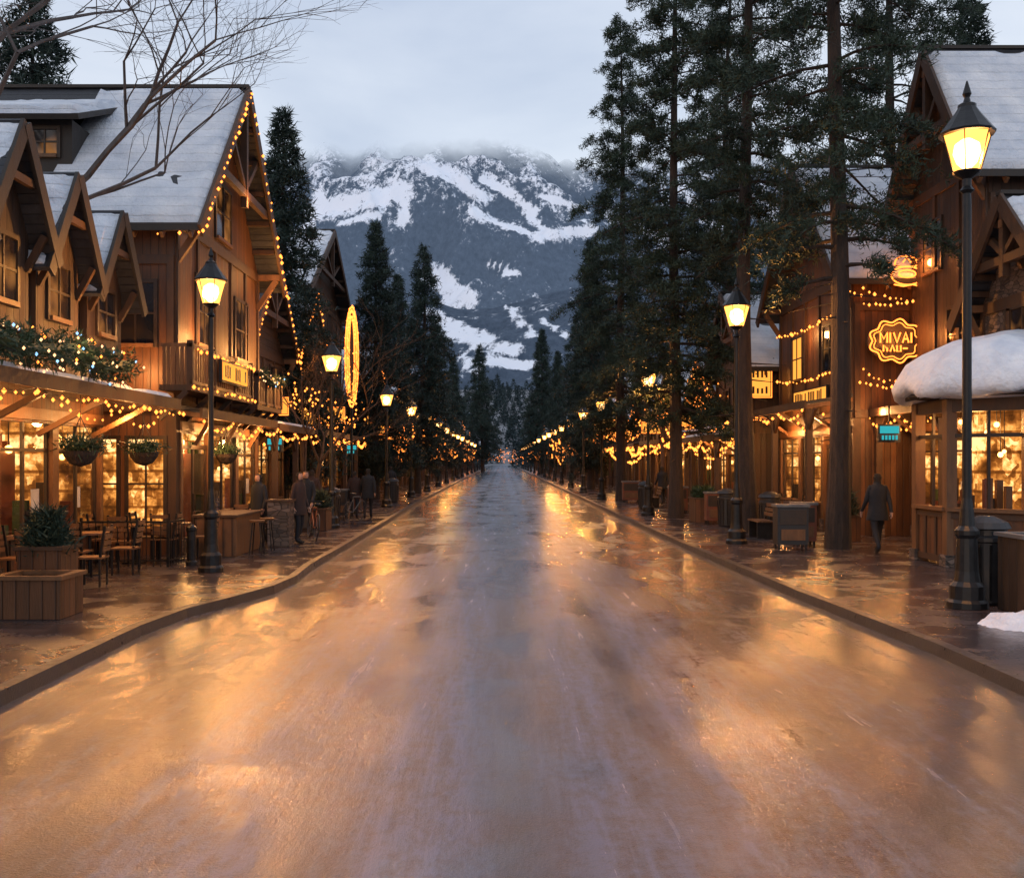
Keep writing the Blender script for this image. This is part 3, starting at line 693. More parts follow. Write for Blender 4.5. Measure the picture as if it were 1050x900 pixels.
def small_tree_proto(seed, n=170):
    rr = np.random.RandomState(seed); t = rr.rand(n)**1.0; az = rr.rand(n)*6.283
    r = .24*(1-t)**.9*rr.uniform(.5, 1.05, n)
    P = np.stack([np.cos(az)*r, np.sin(az)*r, .06+t*.92-r*.25], 1); D = np.stack([np.cos(az), np.sin(az), -.2+0*az], 1)
    return tufts(P, D, 2, .11, .045, .5)
protos = [small_tree_proto(i) for i in range(4)]
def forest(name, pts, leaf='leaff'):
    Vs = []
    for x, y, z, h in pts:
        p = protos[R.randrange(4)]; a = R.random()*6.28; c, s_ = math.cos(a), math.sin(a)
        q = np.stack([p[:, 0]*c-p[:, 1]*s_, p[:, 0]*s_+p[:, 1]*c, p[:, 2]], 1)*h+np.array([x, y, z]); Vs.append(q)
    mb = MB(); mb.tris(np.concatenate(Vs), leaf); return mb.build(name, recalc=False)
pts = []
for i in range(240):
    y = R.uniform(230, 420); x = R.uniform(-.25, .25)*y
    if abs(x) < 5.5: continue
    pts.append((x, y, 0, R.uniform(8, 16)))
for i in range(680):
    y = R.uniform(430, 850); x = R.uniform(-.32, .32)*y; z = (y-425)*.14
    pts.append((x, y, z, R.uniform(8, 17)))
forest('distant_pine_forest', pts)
g = MB(); g.add([(-600, 425, -.01), (600, 425, -.01), (900, 900, 66), (-900, 900, 66)], [(0, 1, 2, 3)], 'ground'); g.build('valley_slope', recalc=False)

def bare_tree(name, x, y, H, seed, spread=.5, tr=.16, depth=6, mat='twig', lean=(0, 0), first=.35, upb=.6, l1=.24, k0=3):
    rr = random.Random(seed); mb = MB()
    def grow(p, d, Ln, r, lev):
        n = 3; pts = [p]; q = p.copy(); dd = d.copy()
        for i in range(n):
            dd = (dd+Vector((rr.uniform(-1, 1), rr.uniform(-1, 1), rr.uniform(-.3, upb)))*.18).normalized(); q = q+dd*Ln/n; pts.append(q.copy())
        r2 = r*.66
        mb.tube(pts, [r, r*.87, r*.75, r2], 6 if lev < 2 else (4 if lev < 4 else 3), mat, False)
        if lev >= depth: return
        k = k0 if lev == 0 else (3 if lev < 4 else rr.choice([2, 3, 3])); a0 = rr.random()*6.28
        for i in range(k):
            if lev == 0: a = a0+6.28*i/k; ax = Vector((math.cos(a), math.sin(a), .25))
            else: ax = Vector((rr.uniform(-1, 1), rr.uniform(-1, 1), rr.uniform(-.25, .6)))
            nd = (dd+ax*spread*1.2).normalized(); st = pts[-1] if i < 2 else pts[rr.choice([1, 2]) if lev > 0 else 2]
            grow(st, nd, Ln*rr.uniform(.62, .88) if lev > 0 else H*l1, r2*rr.uniform(.7, .92), lev+1)
    grow(Vector((0, 0, 0)), Vector((lean[0], lean[1], 1)).normalized(), H*first, tr, 0)
    o = mb.build(name, recalc=False); o.location = (x, y, .1); return o
bare_tree('bare_tree', -9.35, 20.55, 14.5, 4, .85, .2, 7, 'twig', (.02, 0), .60, .3, .2, 5)
bare_tree('bare_tree', -6.2, 33, 6.8, 9, .6, .1, 6, 'twig2', (0, 0), .3)
bare_tree('bare_tree', -6.6, 39, 8.5, 12, .6, .12, 6, 'twig2', (0, 0), .3)
bare_tree('bare_tree', 12.5, 47, 15, 15, .6, .2, 6, 'twig', (0, 0), .3)
bare_tree('bare_tree', 8.0, 52, 9, 19, .6, .12, 5, 'twig2', (0, 0), .3)

# ------------------------------------------------------------------ street lamps
def lamp(x, y, zf, sc, e):
    par = empty('street_lamp', (x, y, .13)); mb = MB()
    zg0 = zf-.13-1.2*sc; zg1 = zg0+.5*sc
    b = 1.15*sc
    mb.lathe(0, 0, [(.24*b, 0), (.24*b, .08), (.2*b, .12), (.2*b, .3), (.15*b, .36), (.13*b, .5), (.115*b, .95), (.14*b, 1.0), (.14*b, 1.06), (.09*b, 1.12), (.075*b, 1.35), (.055*b, 1.5),
                   (.05*b, zg0-.45*sc), (.045*b, zg0-.3*sc), (.085*b, zg0-.26*sc), (.05*b, zg0-.2*sc), (.05*b, zg0-.1*sc), (.17*sc, zg0-.03*sc), (.19*sc, zg0)], 14, 'metal')
    for i in range(6):
        t = math.pi/3*i; c, s_ = math.cos(t), math.sin(t)
        mb.beam((.185*sc*c, .185*sc*s_, zg0), (.33*sc*c, .33*sc*s_, zg1), .014*sc, .014*sc, 'metal')
    mb.lathe(0, 0, [(.36*sc, zg1), (.37*sc, zg1+.03*sc), (.3*sc, zg1+.12*sc), (.17*sc, zg1+.3*sc), (.12*sc, zg1+.38*sc), (.12*sc, zg1+.42*sc), (.05*sc, zg1+.46*sc), (.035*sc, zg1+.52*sc), (.06*sc, zg1+.57*sc), (.01, zg1+.75*sc)], 12, 'metal')
    mb.build('post_and_cap', par)
    g = MB(); g.lathe(0, 0, [(.175*sc, zg0+.005), (.32*sc, zg1-.005)], 6, 'lglass'); g.build('lantern_glass', par, recalc=False)
    g = MB(); g.lathe(0, 0, [(.05*sc, zg0+.04*sc), (.13*sc, zg0+.12*sc), (.18*sc, zg0+.26*sc), (.16*sc, zg0+.38*sc), (.06*sc, zg0+.45*sc)], 12, 'lcore'); g.build('lamp_core', par, smooth=True)
    if e > 0: plight('lamp_bulb', (0, -.19*sc, zg0+.16*sc), e, (1, .40, .09), .03, par)
    return par
lamp(6.4, 13.7, 7.32, 1., 820)
lamp(5.7, 24.2, 6.55, .95, 1050)
lamp(5.4, 36.8, 6.0, .95, 950)
lamp(-5.3, 18.1, 5.98, .82, 900)
lamp(-5.13, 29.9, 5.9, .9, 1050)
lamp(-5.0, 43, 5.6, .9, 850)
y = 51
while y < 260:
    e = 620 if y < 110 else 0
    lamp(5.1, y, 5.8, .95, e); lamp(-4.95, y+3, 5.7, .95, e); y += 11.5 if y < 120 else 19

# ------------------------------------------------------------------ left lodge (A)
A = lodge('timber_lodge', -1, 7.0, 21.3, 28.5, 7.45, 11.35, 12, .65, 'wood_or', 3.2, .16, 3.7, True, 120, True,
      wins=((23.3, 5.6, 1.2, 1.5), (26.6, 5.6, 1.2, 1.5), (24.9, 8.3, 1.3, 1.3)), swins=((-7.85, 5.3, .8, 1.3), (-9.9, 5.6, 1., 1.5), (-7.62, 1.65, .75, 1.9, 'inter'), (-8.75, 1.65, 1.0, 1.9, 'inter')))
mb = MB()
mb.box(-12.4, -9.6, 22.2, 24.3, 8.2, 9.75, 'timber_d')
for xc in (-11.8, -11.0, -10.2): window_y(mb, 22.2, xc, 9.25, .55, .55, 'pane')
mb.slab((-12.8, 21.8, 9.75), (-9.3, 21.8, 9.75), (-9.3, 24.6, 10.9), (-12.8, 24.6, 10.9), .12, 'timber_d')
snow_sheet(mb, (-12.75, 21.85, 9.76), (-9.35, 21.85, 9.76), (-9.35, 24.4, 10.82), (-12.75, 24.4, 10.82), .18, .15, 24, 16, 3)
mb.build('shed_dormer', A)
mb = MB()
def balcony(mb, s, xo, xi, y0, y1, z0, z1):
    mb.box(s*xo, s*xi, y0, y1, z0-.12, z0, 'timber')
    mb.box(s*(xo-.02), s*(xo+.04), y0, y1, z1-.08, z1, 'timber_l'); mb.box(s*(xo-.01), s*(xo+.03), y0, y1, z0+.02, z0+.09, 'timber_l')
    n = int((y1-y0)/.16)
    for i in range(n):
        y = y0+.04+(y1-y0-.16)*i/(n-1); mb.box(s*xo, s*(xo+.02), y, y+.09, z0+.09, z1-.08, 'timber_l')
    for i in range(4):
        y = y0+(y1-y0-.12)*i/3; mb.box(s*(xo-.03), s*(xo+.09), y, y+.12, z0, z1+.06, 'timber')
        mb.beam((s*(xo+.1), y+.06, z0-.12), (s*(xi+.02), y+.06, z0-.7), .1, .1, 'timber')
    for q in range(6):
        xx = xo+.06+(xi-xo-.1)*q/6; mb.box(s*xx, s*(xx+.07), y0+.01, y0+.03, z0, z1-.08, 'timber_l')
    mb.box(s*(xo+.05), s*xi, y0, y0+.05, z1-.08, z1, 'timber_l')
balcony(mb, -1, 6.35, 7.0, 20.3, 25.3, 3.7, 4.55)
string(mb, (-6.28, 20.3, 4.5), (-6.28, 25.3, 4.5), .05, .24, wire=False); string(mb, (-6.28, 20.3, 3.7), (-6.28, 25.3, 3.7), 0, .3, wire=False)
balcony(mb, -1, 6.3, 7.0, 25.6, 28.4, 3.6, 4.4)
mb.build('balcony', A)
shop_board(A, -1, 6.33, 23.2, 4.15, 2.2, .5, True)
for (x, y, z, e) in ((-6.5, 22.6, 4.9, 100), (-6.3, 26.9, 5.0, 95), (-6.2, 24.9, 8.6, 50), (-6.1, 27.6, 7.2, 50), (-7.6, 20.7, 4.0, 90), (-9.6, 20.75, 4.3, 40), (-6.6, 23, 2.7, 100), (-6.5, 27, 2.6, 100)): plight('facade_lamp', (x, y, z), e, parent=A)
canopy(A, -1, 7.0, 21.3, 28.4, 3.25, .55, posts=False)

Bp = empty('timber_shop_row')
storefront(Bp, -1, 8.1, 9.5, 20.0, 3.25, 'wood_or', 'timber_l', 2.1, light=120)
mb = MB()
mb.box(-8.1, -8.3, 9.5, 20.05, 3.25, 5.3, 'wood_br')
mb.box(-8.1, -14, 20.07, 20.2, 0, 5.2, 'wood_br'); mb.box(-8.35, -14, 9.5, 9.7, 0, 5.2, 'wood_br'); mb.box(-14.2, -14, 9.5, 20.2, 0, 6.5, 'wood_br')
for y in np.arange(10.2, 20, 1.35): mb.box(-8.1, -8.03, y, y+.14, 3.5, 5.2, 'timber')
mb.build('walls', Bp)
mb = MB()
mb.slab((-7.7, 9.2, 5.1), (-7.7, 20.3, 5.1), (-11.6, 20.3, 8.1), (-11.6, 9.2, 8.1), .14, 'shingle')
mb.slab((-15, 9.2, 5.6), (-15, 20.3, 5.6), (-11.6, 20.3, 8.1), (-11.6, 9.2, 8.1), .14, 'shingle')
snow_sheet(mb, (-7.75, 9.3, 5.16), (-7.75, 20.2, 5.16), (-11.5, 20.2, 8.05), (-11.5, 9.3, 8.05), .1, .5, 70, 24, 5)
mb.build('roof', Bp)
def dormer(par, s, xf, yc, hw, zb, ze, za, back, oh=.35, wall='wood_br', thr=.42, lit='pane'):
    m = MB()
    m.poly([(s*xf, yc-hw, zb), (s*xf, yc+hw, zb), (s*xf, yc+hw, ze), (s*xf, yc, za), (s*xf, yc-hw, ze)], (s*.12, 0, 0), wall)
    m.box(s*(xf+.12), s*(xf+back), yc-hw, yc-hw+.1, zb, ze, wall); m.box(s*(xf+.12), s*(xf+back), yc+hw-.1, yc+hw, zb, ze, wall)
    window_x(m, s, xf, yc, (zb+ze)/2+.1, hw*.95, (ze-zb)*.62, lit)
    sl = (za-ze)/hw; o = .28; xo = s*(xf-oh); xb = s*(xf+back+.3)
    for q in (-1, 1):
        e = (xo, yc+q*(hw+o), ze-o*sl+.1); eb = (xb, yc+q*(hw+o), ze-o*sl+.1); rb = (xb, yc, za+.1); rf = (xo, yc, za+.1)
        m.slab(e, eb, rb, rf, .09, 'shingle')
        snow_sheet(m, (xo+s*.03, e[1]-q*.03, e[2]+.01), (xb, e[1]-q*.03, e[2]+.01), (xb, yc+q*.05, za+.05), (xo+s*.03, yc+q*.05, za+.05), .1, thr, 24, 20, yc+q)
        m.beam((xo-s*.02-s*.004*q, e[1], e[2]-.08), (xo-s*.02-s*.004*q, yc, za+.02), .06, .22, 'timber_d')
        m.beam((s*xf, yc+q*(hw-.08), ze-.6), (xo+s*.05, yc+q*(hw-.08), ze-.05), .09, .1, 'timber')
    m.beam((xo+s*.06, yc-hw*.5, ze+(za-ze)*.45), (xo+s*.06, yc+hw*.5, ze+(za-ze)*.45), .08, .12, 'timber')
    m.build('dormer', par)
dormer(Bp, -1, 7.55, 13.0, .85, 4.2, 5.7, 7.1, 3.5, thr=.5)
dormer(Bp, -1, 7.55, 15.0, .85, 4.2, 5.75, 7.2, 3.5, thr=.52)
dormer(Bp, -1, 7.55, 16.9, .8, 4.2, 5.6, 6.95, 3.5, thr=.45)
dormer(Bp, -1, 7.55, 18.9, .8, 4.2, 5.5, 6.8, 3.5, thr=.42)
canopy(Bp, -1, 8.1, 9.5, 20.0, 3.35, 1.6, tilt=.18, posts=False, snow=True, sags=(.03, .1))
for (x, y, z, e) in ((-7.3, 16.2, 2.9, 105), (-7.3, 19.2, 2.9, 120), (-7.1, 18.0, 4.3, 24), (-7.3, 13.2, 2.9, 80), (-7.1, 14.5, 4.4, 12)): plight('canopy_lamp', (x, y, z), e, parent=Bp)
def garland(name, pts, r, step=.05, dens=7):
    mb = MB(); P = []
    for a, b in zip(pts[:-1], pts[1:]):
        a = Vector(a); b = Vector(b); n = int((b-a).length/step)
        for i in range(n):
            c = a.lerp(b, i/n)+Vector((0, 0, .05*math.sin(i*.35)))
            for k in range(dens):
                v = Vector((R.gauss(0, 1), R.gauss(0, .5), R.gauss(0, 1))).normalized(); P.append((c+v*r*R.uniform(.3, 1), v))
            if R.random() < .75:
                v = Vector((R.gauss(0, 1), R.gauss(0, .5), R.gauss(0, 1))).normalized(); mb.bulb(c+v*r*1.08, .024, R.choice(['bulbw', 'bulbw', 'bulb', 'bulbb']))
        mb.tube([a, b], r*.4, 6, 'garl')
    mb.tris(tufts(np.array([list(p) for p, v in P]), np.array([list(v) for p, v in P]), 4, .11, .03, .6), 'garl')
    return mb.build(name, recalc=False)
garland('lit_garland', [(-6.5, 12.2, 3.8), (-6.5, 13.6, 3.66), (-6.5, 15.0, 3.82), (-6.5, 16.2, 3.66), (-6.5, 17.3, 3.8)], .27)
garland('lit_garland', [(-6.22, 25.7, 4.4), (-6.22, 27.0, 4.25), (-6.22, 28.3, 4.4)], .12, .07, 4)
plight('garland_glow', (-6.2, 15, 3.9), 8, (1, .6, .3))

# ------------------------------------------------------------------ more left buildings
lodge('timber_shop', -1, 7.7, 28.9, 35, 5.7, 8.7, 9, .5, 'wood_hz', 3.1, .4, None, True, 110, True, wins=((30.4, 4.7, 1, 1.1), (33.4, 4.7, 1, 1.1)), canz=3.2, canout=1.2, csnow=True, sign=True)
lodge('timber_shop', -1, 7.7, 35.4, 41.5, 6.0, 8.6, 9, .5, 'wood_br', 3.1, .3, None, True, 110, True, wins=((37, 4.7, 1, 1.1, 'amber'), (40, 4.7, 1, 1.1)), canz=3.2, canout=1.3, sign=True)
lodge('mountain_hotel', -1, 8.6, 42, 53, 9.6, 13.0, 12, .6, 'wood_hz', 3.2, .15, None, False, 110, False,
      wins=[(y_, z_, 1.1, 1.2) for y_ in (44, 47.5, 51) for z_ in (4.8, 7.6)], swins=[(-x_, z_, 1, 1.1) for x_ in (10.5, 13) for z_ in (5, 7.8)], canz=3.3, canout=1.5)
# ------------------------------------------------------------------ right buildings
lodge('stone_lodge', 1, 10.7, 18.6, 22.2, 5.6, 7.5, 8, .5, 'stone', 3.3, .15, None, False, 100, True, wins=((20.4, 4.7, 1.3, 1.2),), swins=((12.3, 4.6, 1, 1.1),))
lodge('tall_gabled_inn', 1, 11.0, 22.5, 26.7, 9.1, 12.2, 10, .6, 'wood_br', 3.3, .15, None, False, 110, True, wins=((24.0, 5.2, 1., 1.3), (25.4, 7.6, 1., 1.2)), swins=((12.6, 7.7, 1.1, 1.2),), canz=3.5, canout=1.1)
RB = lodge('neon_sign_tavern', 1, 9.5, 26.9, 34, 7.3, 11.0, 10, .65, 'wood_or', 3.3, .25, None, False, 130, True, wins=((28.8, 5.4, 1.1, 1.3), (32, 5.4, 1.1, 1.3, 'amber')), canz=3.75, canout=1.3, sign=True)
plight('sign_glow', (10.4, 25.9, 5.4), 75, (1, .3, .06), parent=RB); plight('sign_glow', (10.8, 25.9, 7.3), 45, (1, .3, .06), parent=RB)
for (x, y, z, e) in ((8.9, 28.5, 3.1, 150), (8.9, 32, 3.1, 150), (10.2, 24.5, 3.0, 140), (9.8, 25.9, 3.4, 90), (9.0, 30.5, 6.0, 60)): plight('canopy_lamp', (x, y, z), e, parent=RB)
WL = ['wood_br', 'wood_hz', 'wood_or', 'wood_br']
def row(s, y, xs_):
    while y < 215:
        wd = R.uniform(5.5, 8.5); ze = R.uniform(4.6, 6.2); xf = R.uniform(*xs_); lt = ['amber', 'pane', 'pane']
        p = lodge('timber_shop', s, xf, y, y+wd, ze, ze+R.uniform(1.8, 3), 9, .5, R.choice(WL), 3.1, R.uniform(.15, .4), None, R.random() < (.8 if s < 0 else .5), 110 if y < 70 else 0, y < 50,
              wins=((y+wd*.3, 4.4, 1, .9, R.choice(lt)), (y+wd*.7, 4.4, 1, .9, R.choice(lt))), canz=R.uniform(2.9, 3.4), canout=1.4, csnow=R.random() < .6, sign=R.random() < .7)
        if y < 110: plight('canopy_lamp', (s*(xf-1.2), y+wd/2, 2.8), 180, parent=p)
        mb = MB()
        for q in range(4 if y < 100 else 6):
            xa = s*R.uniform(xf-2.4, xf-.3); za = R.uniform(2.4, 4.6); string(mb, (xa, y, za), (xa+R.uniform(-.6, .6), y+wd, za+R.uniform(-.5, .5)), R.uniform(.1, .6), .45 if y < 100 else .7, wire=False)
        mb.build('hanging_lights', p, recalc=False)
        y += wd+R.choice([.3, .5, 2.5])
row(-1, 53.6, (7.4, 8.2)); row(1, 34.6, (8.1, 9.2))
mb = MB()
for q in range(30):
    xx = R.uniform(-6.5, 6.5); yy = R.uniform(215, 320); string(mb, (xx-2, yy, R.uniform(1.5, 5)), (xx+2, yy+2, R.uniform(1.5, 5)), .4, 1.2, wire=False)
mb.build('string_lights', recalc=False)

for i, (x, y, w_, z0) in enumerate(((-13, 300, 12, 0), (15, 330, 14, 0), (-22, 280, 15, 0))):
    par = empty('distant_house'); mb = MB()
    mb.box(x-w_/2, x+w_/2, y, y+10, z0-.1, z0+7, 'wood_hz')
    for q in range(4): window_y(mb, y, x-w_/2+w_*(q+.5)/4, z0+3.6, 1.6, 1.8, 'amber' if q % 2 else 'pane')
    mb.slab((x-w_/2-1, y-1, z0+6.6), (x+w_/2+1, y-1, z0+6.6), (x+w_/2+1, y+5, z0+10.5), (x-w_/2-1, y+5, z0+10.5), .4, 'shingle')
    mb.slab((x-w_/2-1, y+11, z0+6.6), (x+w_/2+1, y+11, z0+6.6), (x+w_/2+1, y+5, z0+10.5), (x-w_/2-1, y+5, z0+10.5), .4, 'shingle')
    snow_sheet(mb, (x-w_/2-1, y-1, z0+6.7), (x+w_/2+1, y-1, z0+6.7), (x+w_/2+1, y+5, z0+10.6), (x-w_/2-1, y+5, z0+10.6), .3, .1, 20, 10, i)
    mb.build('house_body', par)

# ------------------------------------------------------------------ neon signs
def neon_sign(name, cx, y, cz, kind):
    mb = MB(); r = .022
    def ring(fn, n=48, rr=r): mb.tube([(cx+fn(t)[0], y-.1, cz+fn(t)[1]) for t in np.linspace(0, 2*math.pi, n)], rr, 5, 'neon', False)
    if kind == 0:
        mb.poly([(cx+.74*math.cos(t), y-.02, cz+.52*math.sin(t)) for t in np.linspace(0, 2*math.pi, 24, endpoint=False)], (0, .05, 0), 'timber_d')
        ring(lambda t: ((.68+.05*math.cos(9*t))*math.cos(t), (.54+.05*math.cos(9*t))*math.sin(t)), 90)
        ring(lambda t: ((.58+.04*math.cos(9*t))*math.cos(t), (.45+.04*math.cos(9*t))*math.sin(t)), 90, .014)
        st = [[(-.42, -.05), (-.42, .22), (-.33, .05), (-.24, .22), (-.24, -.05)], [(-.16, -.05), (-.16, .22)], [(-.07, .22), (.02, -.05), (.11, .22)], [(.17, -.05), (.25, .22), (.33, -.05)], [(.2, .05), (.3, .05)], [(.4, .22), (.4, -.05)],
              [(-.34, -.28), (-.34, -.12), (-.24, -.2), (-.24, -.28)], [(-.16, -.28), (-.1, -.12), (-.04, -.28)], [(.02, -.12), (.02, -.28), (.12, -.28), (.12, -.12)], [(.18, -.2), (.3, -.2)]]
        for s_ in st: mb.tube([(cx+a, y-.12, cz+b) for a, b in s_], .024, 5, 'neon')
    else:
        ring(lambda t: (.42*math.cos(t), -.05+.24*math.sin(t))); ring(lambda t: (.3*math.cos(t)-.03, .25+.22*abs(math.sin(t))**.8*(1 if math.sin(t) > 0 else -.3)))
        ring(lambda t: (.22*math.cos(t), .0+.1*math.sin(t)))
        for s_ in ([(-.35, -.28), (-.1, -.33), (.15, -.28), (.38, -.35)], [(-.5, .05), (-.6, .2), (-.48, .3)], [(.5, .0), (.6, .12), (.5, .25)], [(-.12, .3), (-.02, .42), (.1, .3)]):
            mb.tube([(cx+a, y-.1, cz+b) for a, b in s_], r, 5, 'neon')
    for q in (-.4, .4): mb.beam((cx+q, y+.03, cz), (cx+q, y+.4, cz), .04, .04, 'metal')
    mb.build(name, recalc=False)
neon_sign('neon_sign', 10.45, 26.5, 5.32, 0); neon_sign('neon_sign', 10.75, 26.5, 7.1, 1)
mb = MB()
for (a, b, sg) in (((9.6, 26.4, 6.75), (11.3, 26.4, 6.5), .15), ((9.6, 26.4, 6.35), (11.2, 26.4, 6.5), .1), ((9.5, 26.4, 4.25), (11.2, 26.4, 4.2), .1), ((8.9, 26.3, 6.9), (9.5, 26.4, 6.6), .1), ((9.6, 26.35, 4.6), (10.4, 26.35, 4.3), .1),
                   ((9.4, 27, 6.5), (9.4, 34, 6.4), .2), ((9.4, 27, 4.9), (9.4, 34, 4.9), .25)):
    string(mb, a, b, sg, .14 if a[1] < 26.8 else .3, wire=True)
mb.build('wall_string_lights', RB, recalc=False)
def hang_sign(x, y, z, w_, k='teal'):
    mb = MB(); mb.box(x, x+w_, y, y+.06, z, z+.45, 'bin'); mb.box(x+.04, x+w_-.04, y-.015, y, z+.22, z+.4, k)
    for i in range(int(w_/.11)): mb.box(x+.08+i*.085, x+.13+i*.085, y-.03, y-.016, z+.06, z+.17, k)
    mb.beam((x+w_/2, y+.03, z+.45), (x+w_/2, y+.03, z+.9), .03, .03, 'metal'); mb.build('hanging_shop_sign')
hang_sign(9.3, 24.6, 2.6, .55); hang_sign(8.6, 40.5, 2.5, .6); hang_sign(-7.0, 29.5, 2.4, .5); hang_sign(-6.9, 43.2, 2.4, .6)
def proj_sign(x0, x1, y, z, h):
    """lit box sign projecting from a facade, facing along the street"""
    mb = MB(); a, b = min(x0, x1), max(x0, x1)
    mb.box(a, b, y, y+.12, z, z+h, 'timber_d'); mb.box(a+.06, b-.06, y-.02, y, z+.06, z+h-.06, 'amber')
    rows = 2 if h > .8 else 1
    for r_ in range(rows):
        zz = z+h*(r_+.5)/rows; n = int((b-a-.2)/.15)
        for i in range(n):
            if R.random() < .85: xx = a+.12+i*.15; hh = h/rows*.22; mb.box(xx, xx+.07, y-.035, y-.021, zz-hh, zz+hh*R.choice([1, .5, 1]), 'timber_d')
    mb.tube([(a+.02, y-.04, z+.02), (b-.02, y-.04, z+.02), (b-.02, y-.04, z+h-.02), (a+.02, y-.04, z+h-.02), (a+.02, y-.04, z+.02)], .018, 4, 'neon', False)
    mb.build('projecting_lit_sign')
proj_sign(8.2, 9.3, 34.3, 4.3, 1.1); proj_sign(7.3, 8.1, 41.8, 3.6, .6); proj_sign(7.0, 8.0, 50, 3.5, .6); proj_sign(-6.9, -7.65, 32.2, 3.6, .6); proj_sign(-6.6, -7.7, 41.8, 3.7, .7); proj_sign(-6.6, -7.6, 56, 3.6, .7); proj_sign(6.8, 7.8, 60, 3.5, .8)
# tall slim oval neon panel standing above the left pavement
par = empty('vertical_neon_sign'); mb = MB(); x0, y0, z0 = -5.6, 37.0, 6.0
mb.tube([(x0, y0, .1), (x0, y0, 4.15)], .05, 8, 'metal')
mb.poly([(x0+.25*math.sin(t), y0+.03, z0+1.85*math.cos(t)) for t in np.linspace(0, 2*math.pi, 32, endpoint=False)], (0, .06, 0), 'timber_d')
for rr_ in (1, .72, .42):
    ring_ = [(x0+.24*rr_*math.sin(t), y0, z0+1.85*rr_**.25*math.cos(t)) for t in np.linspace(0, 2*math.pi, 60)]; mb.tube(ring_, .028, 5, 'neon', False)
    for p in ring_[::2]: mb.bulb((p[0]+R.uniform(-.03, .03), p[1]-.04, p[2]+R.uniform(-.03, .03)), .042)
mb.build('neon_tubes', par, recalc=False)

# ------------------------------------------------------------------ kiosk with domed snow roof
K = empty('snow_domed_kiosk'); mb = MB(); cx, cy = 10.25, 19.7
for i in range(8):
    t = math.pi/4*i+math.pi/8; t2 = t+math.pi/4; x, y = cx+1.85*math.cos(t), cy+1.85*math.sin(t); x2, y2 = cx+1.85*math.cos(t2), cy+1.85*math.sin(t2)
    mb.box(x-.1, x+.1, y-.1, y+.1, .13, 3.3, 'timber_l'); mb.box(x-.14, x+.14, y-.14, y+.14, .13, .35, 'stone')
    mb.beam((x, y, 3.2), (x2, y2, 3.2), .14, .26, 'timber'); mb.beam((x, y, 2.62), (x2, y2, 2.62), .06, .07, 'winframe')
    if i != 2:
        mb.beam((x, y, .68), (x2, y2, .68), .1, 1.0, 'wood_or'); mb.beam((x, y, 1.22), (x2, y2, 1.22), .3, .07, 'timber_l')
        mb.beam((x, y, .25), (x2, y2, .25), .16, .12, 'timber'); mb.beam((x, y, 1.1), (x2, y2, 1.1), .16, .1, 'timber')
        for q in (.33, .66):
            a_, b_ = x+(x2-x)*q, y+(y2-y)*q; mb.beam((a_, b_, .3), (a_, b_, 1.08), .15, .09, 'timber')
        mx_, my_ = (x+x2)/2, (y+y2)/2
        mb.beam((mx_, my_, 1.25), (mx_, my_, 3.1), .05, .05, 'winframe')
mb.lathe(cx, cy, [(2.15, 3.34), (2.2, 3.4), (2.1, 3.5), (.1, 3.5)], 16, 'timber_d')
mb.build('kiosk_frame', K)
mb = MB(); prof = [(2.16, 3.38), (2.3, 3.44), (2.34, 3.56), (2.28, 3.74), (2.1, 4.0), (1.8, 4.26), (1.4, 4.46), (.9, 4.6), (.4, 4.66), (.01, 4.68)]
mb.lathe(cx, cy, prof, 48, 'snow')
mb.v = [(x+.05*math.sin(y*5+z*3), y+.05*math.sin(x*4), z+.05*math.sin(x*3.1+y*2.3)+.03*math.sin(x*6.3-y*4.1)+(.05*math.sin(x*9+y*7) if z < 3.6 else 0)) for x, y, z in mb.v]
mb.build('snow_cap', K, smooth=True)
mb = MB(); mb.lathe(cx, cy, [(.9, .14), (.9, 3.2), (.1, 3.2)], 12, 'inter')
for i in range(22):
    a = R.random()*6.28; q = R.uniform(1.0, 1.6); z = R.uniform(2.2, 3.0); mb.ball((cx+q*math.cos(a), cy+q*math.sin(a), z), R.uniform(.03, .055), 'globe', 8, 5); mb.beam((cx+q*math.cos(a), cy+q*math.sin(a), z), (cx+q*math.cos(a), cy+q*math.sin(a), 3.3), .012, .012, 'metal')
for i in range(40):
    a = R.random()*6.28; q = R.uniform(1.0, 1.5); mb.box(cx+q*math.cos(a)-.06, cx+q*math.cos(a)+.06, cy+q*math.sin(a)-.05, cy+q*math.sin(a)+.05, 1.1, 1.1+R.uniform(.2, .8), R.choice(['timber', 'red', 'garl', 'timber_l', 'winframe']))
mb.build('kiosk_interior', K); plight('kiosk_lamp', (cx-1.2, cy-.6, 2.8), 90, parent=K)

# ------------------------------------------------------------------ street furniture
def railing(name, pts, h=.95):
    mb = MB()
    for a, b in zip(pts[:-1], pts[1:]):
        a = Vector((*a, .13)); b = Vector((*b, .13)); n = int((b-a).length/.13)
        mb.beam(a+Vector((0, 0, h)), b+Vector((0, 0, h)), .04, .04, 'metal'); mb.beam(a+Vector((0, 0, .12)), b+Vector((0, 0, .12)), .025, .025, 'metal')
        for i in range(n+1):
            p = a.lerp(b, i/n); big = i % 8 == 0; mb.beam(p, p+Vector((0, 0, h+(.08 if big else 0))), .045 if big else .014, .045 if big else .014, 'metal')
    return mb.build(name)
railing('iron_railing', [(-8.0, 18.9), (-6.35, 18.9), (-6.3, 19.7)], .85); railing('iron_railing', [(-5.9, 24.2), (-5.9, 26.6)], .85)
def table(x, y, r=.35, h=.75):
    mb = MB(); mb.lathe(x, y, [(r, .13+h-.03), (r, .13+h), (.01, .13+h)], 16, 'timber_l'); mb.lathe(x, y, [(.03, .13), (.03, .13+h-.03)], 8, 'metal'); mb.lathe(x, y, [(.22, .13), (.22, .15), (.03, .17)], 12, 'metal'); mb.build('cafe_table')
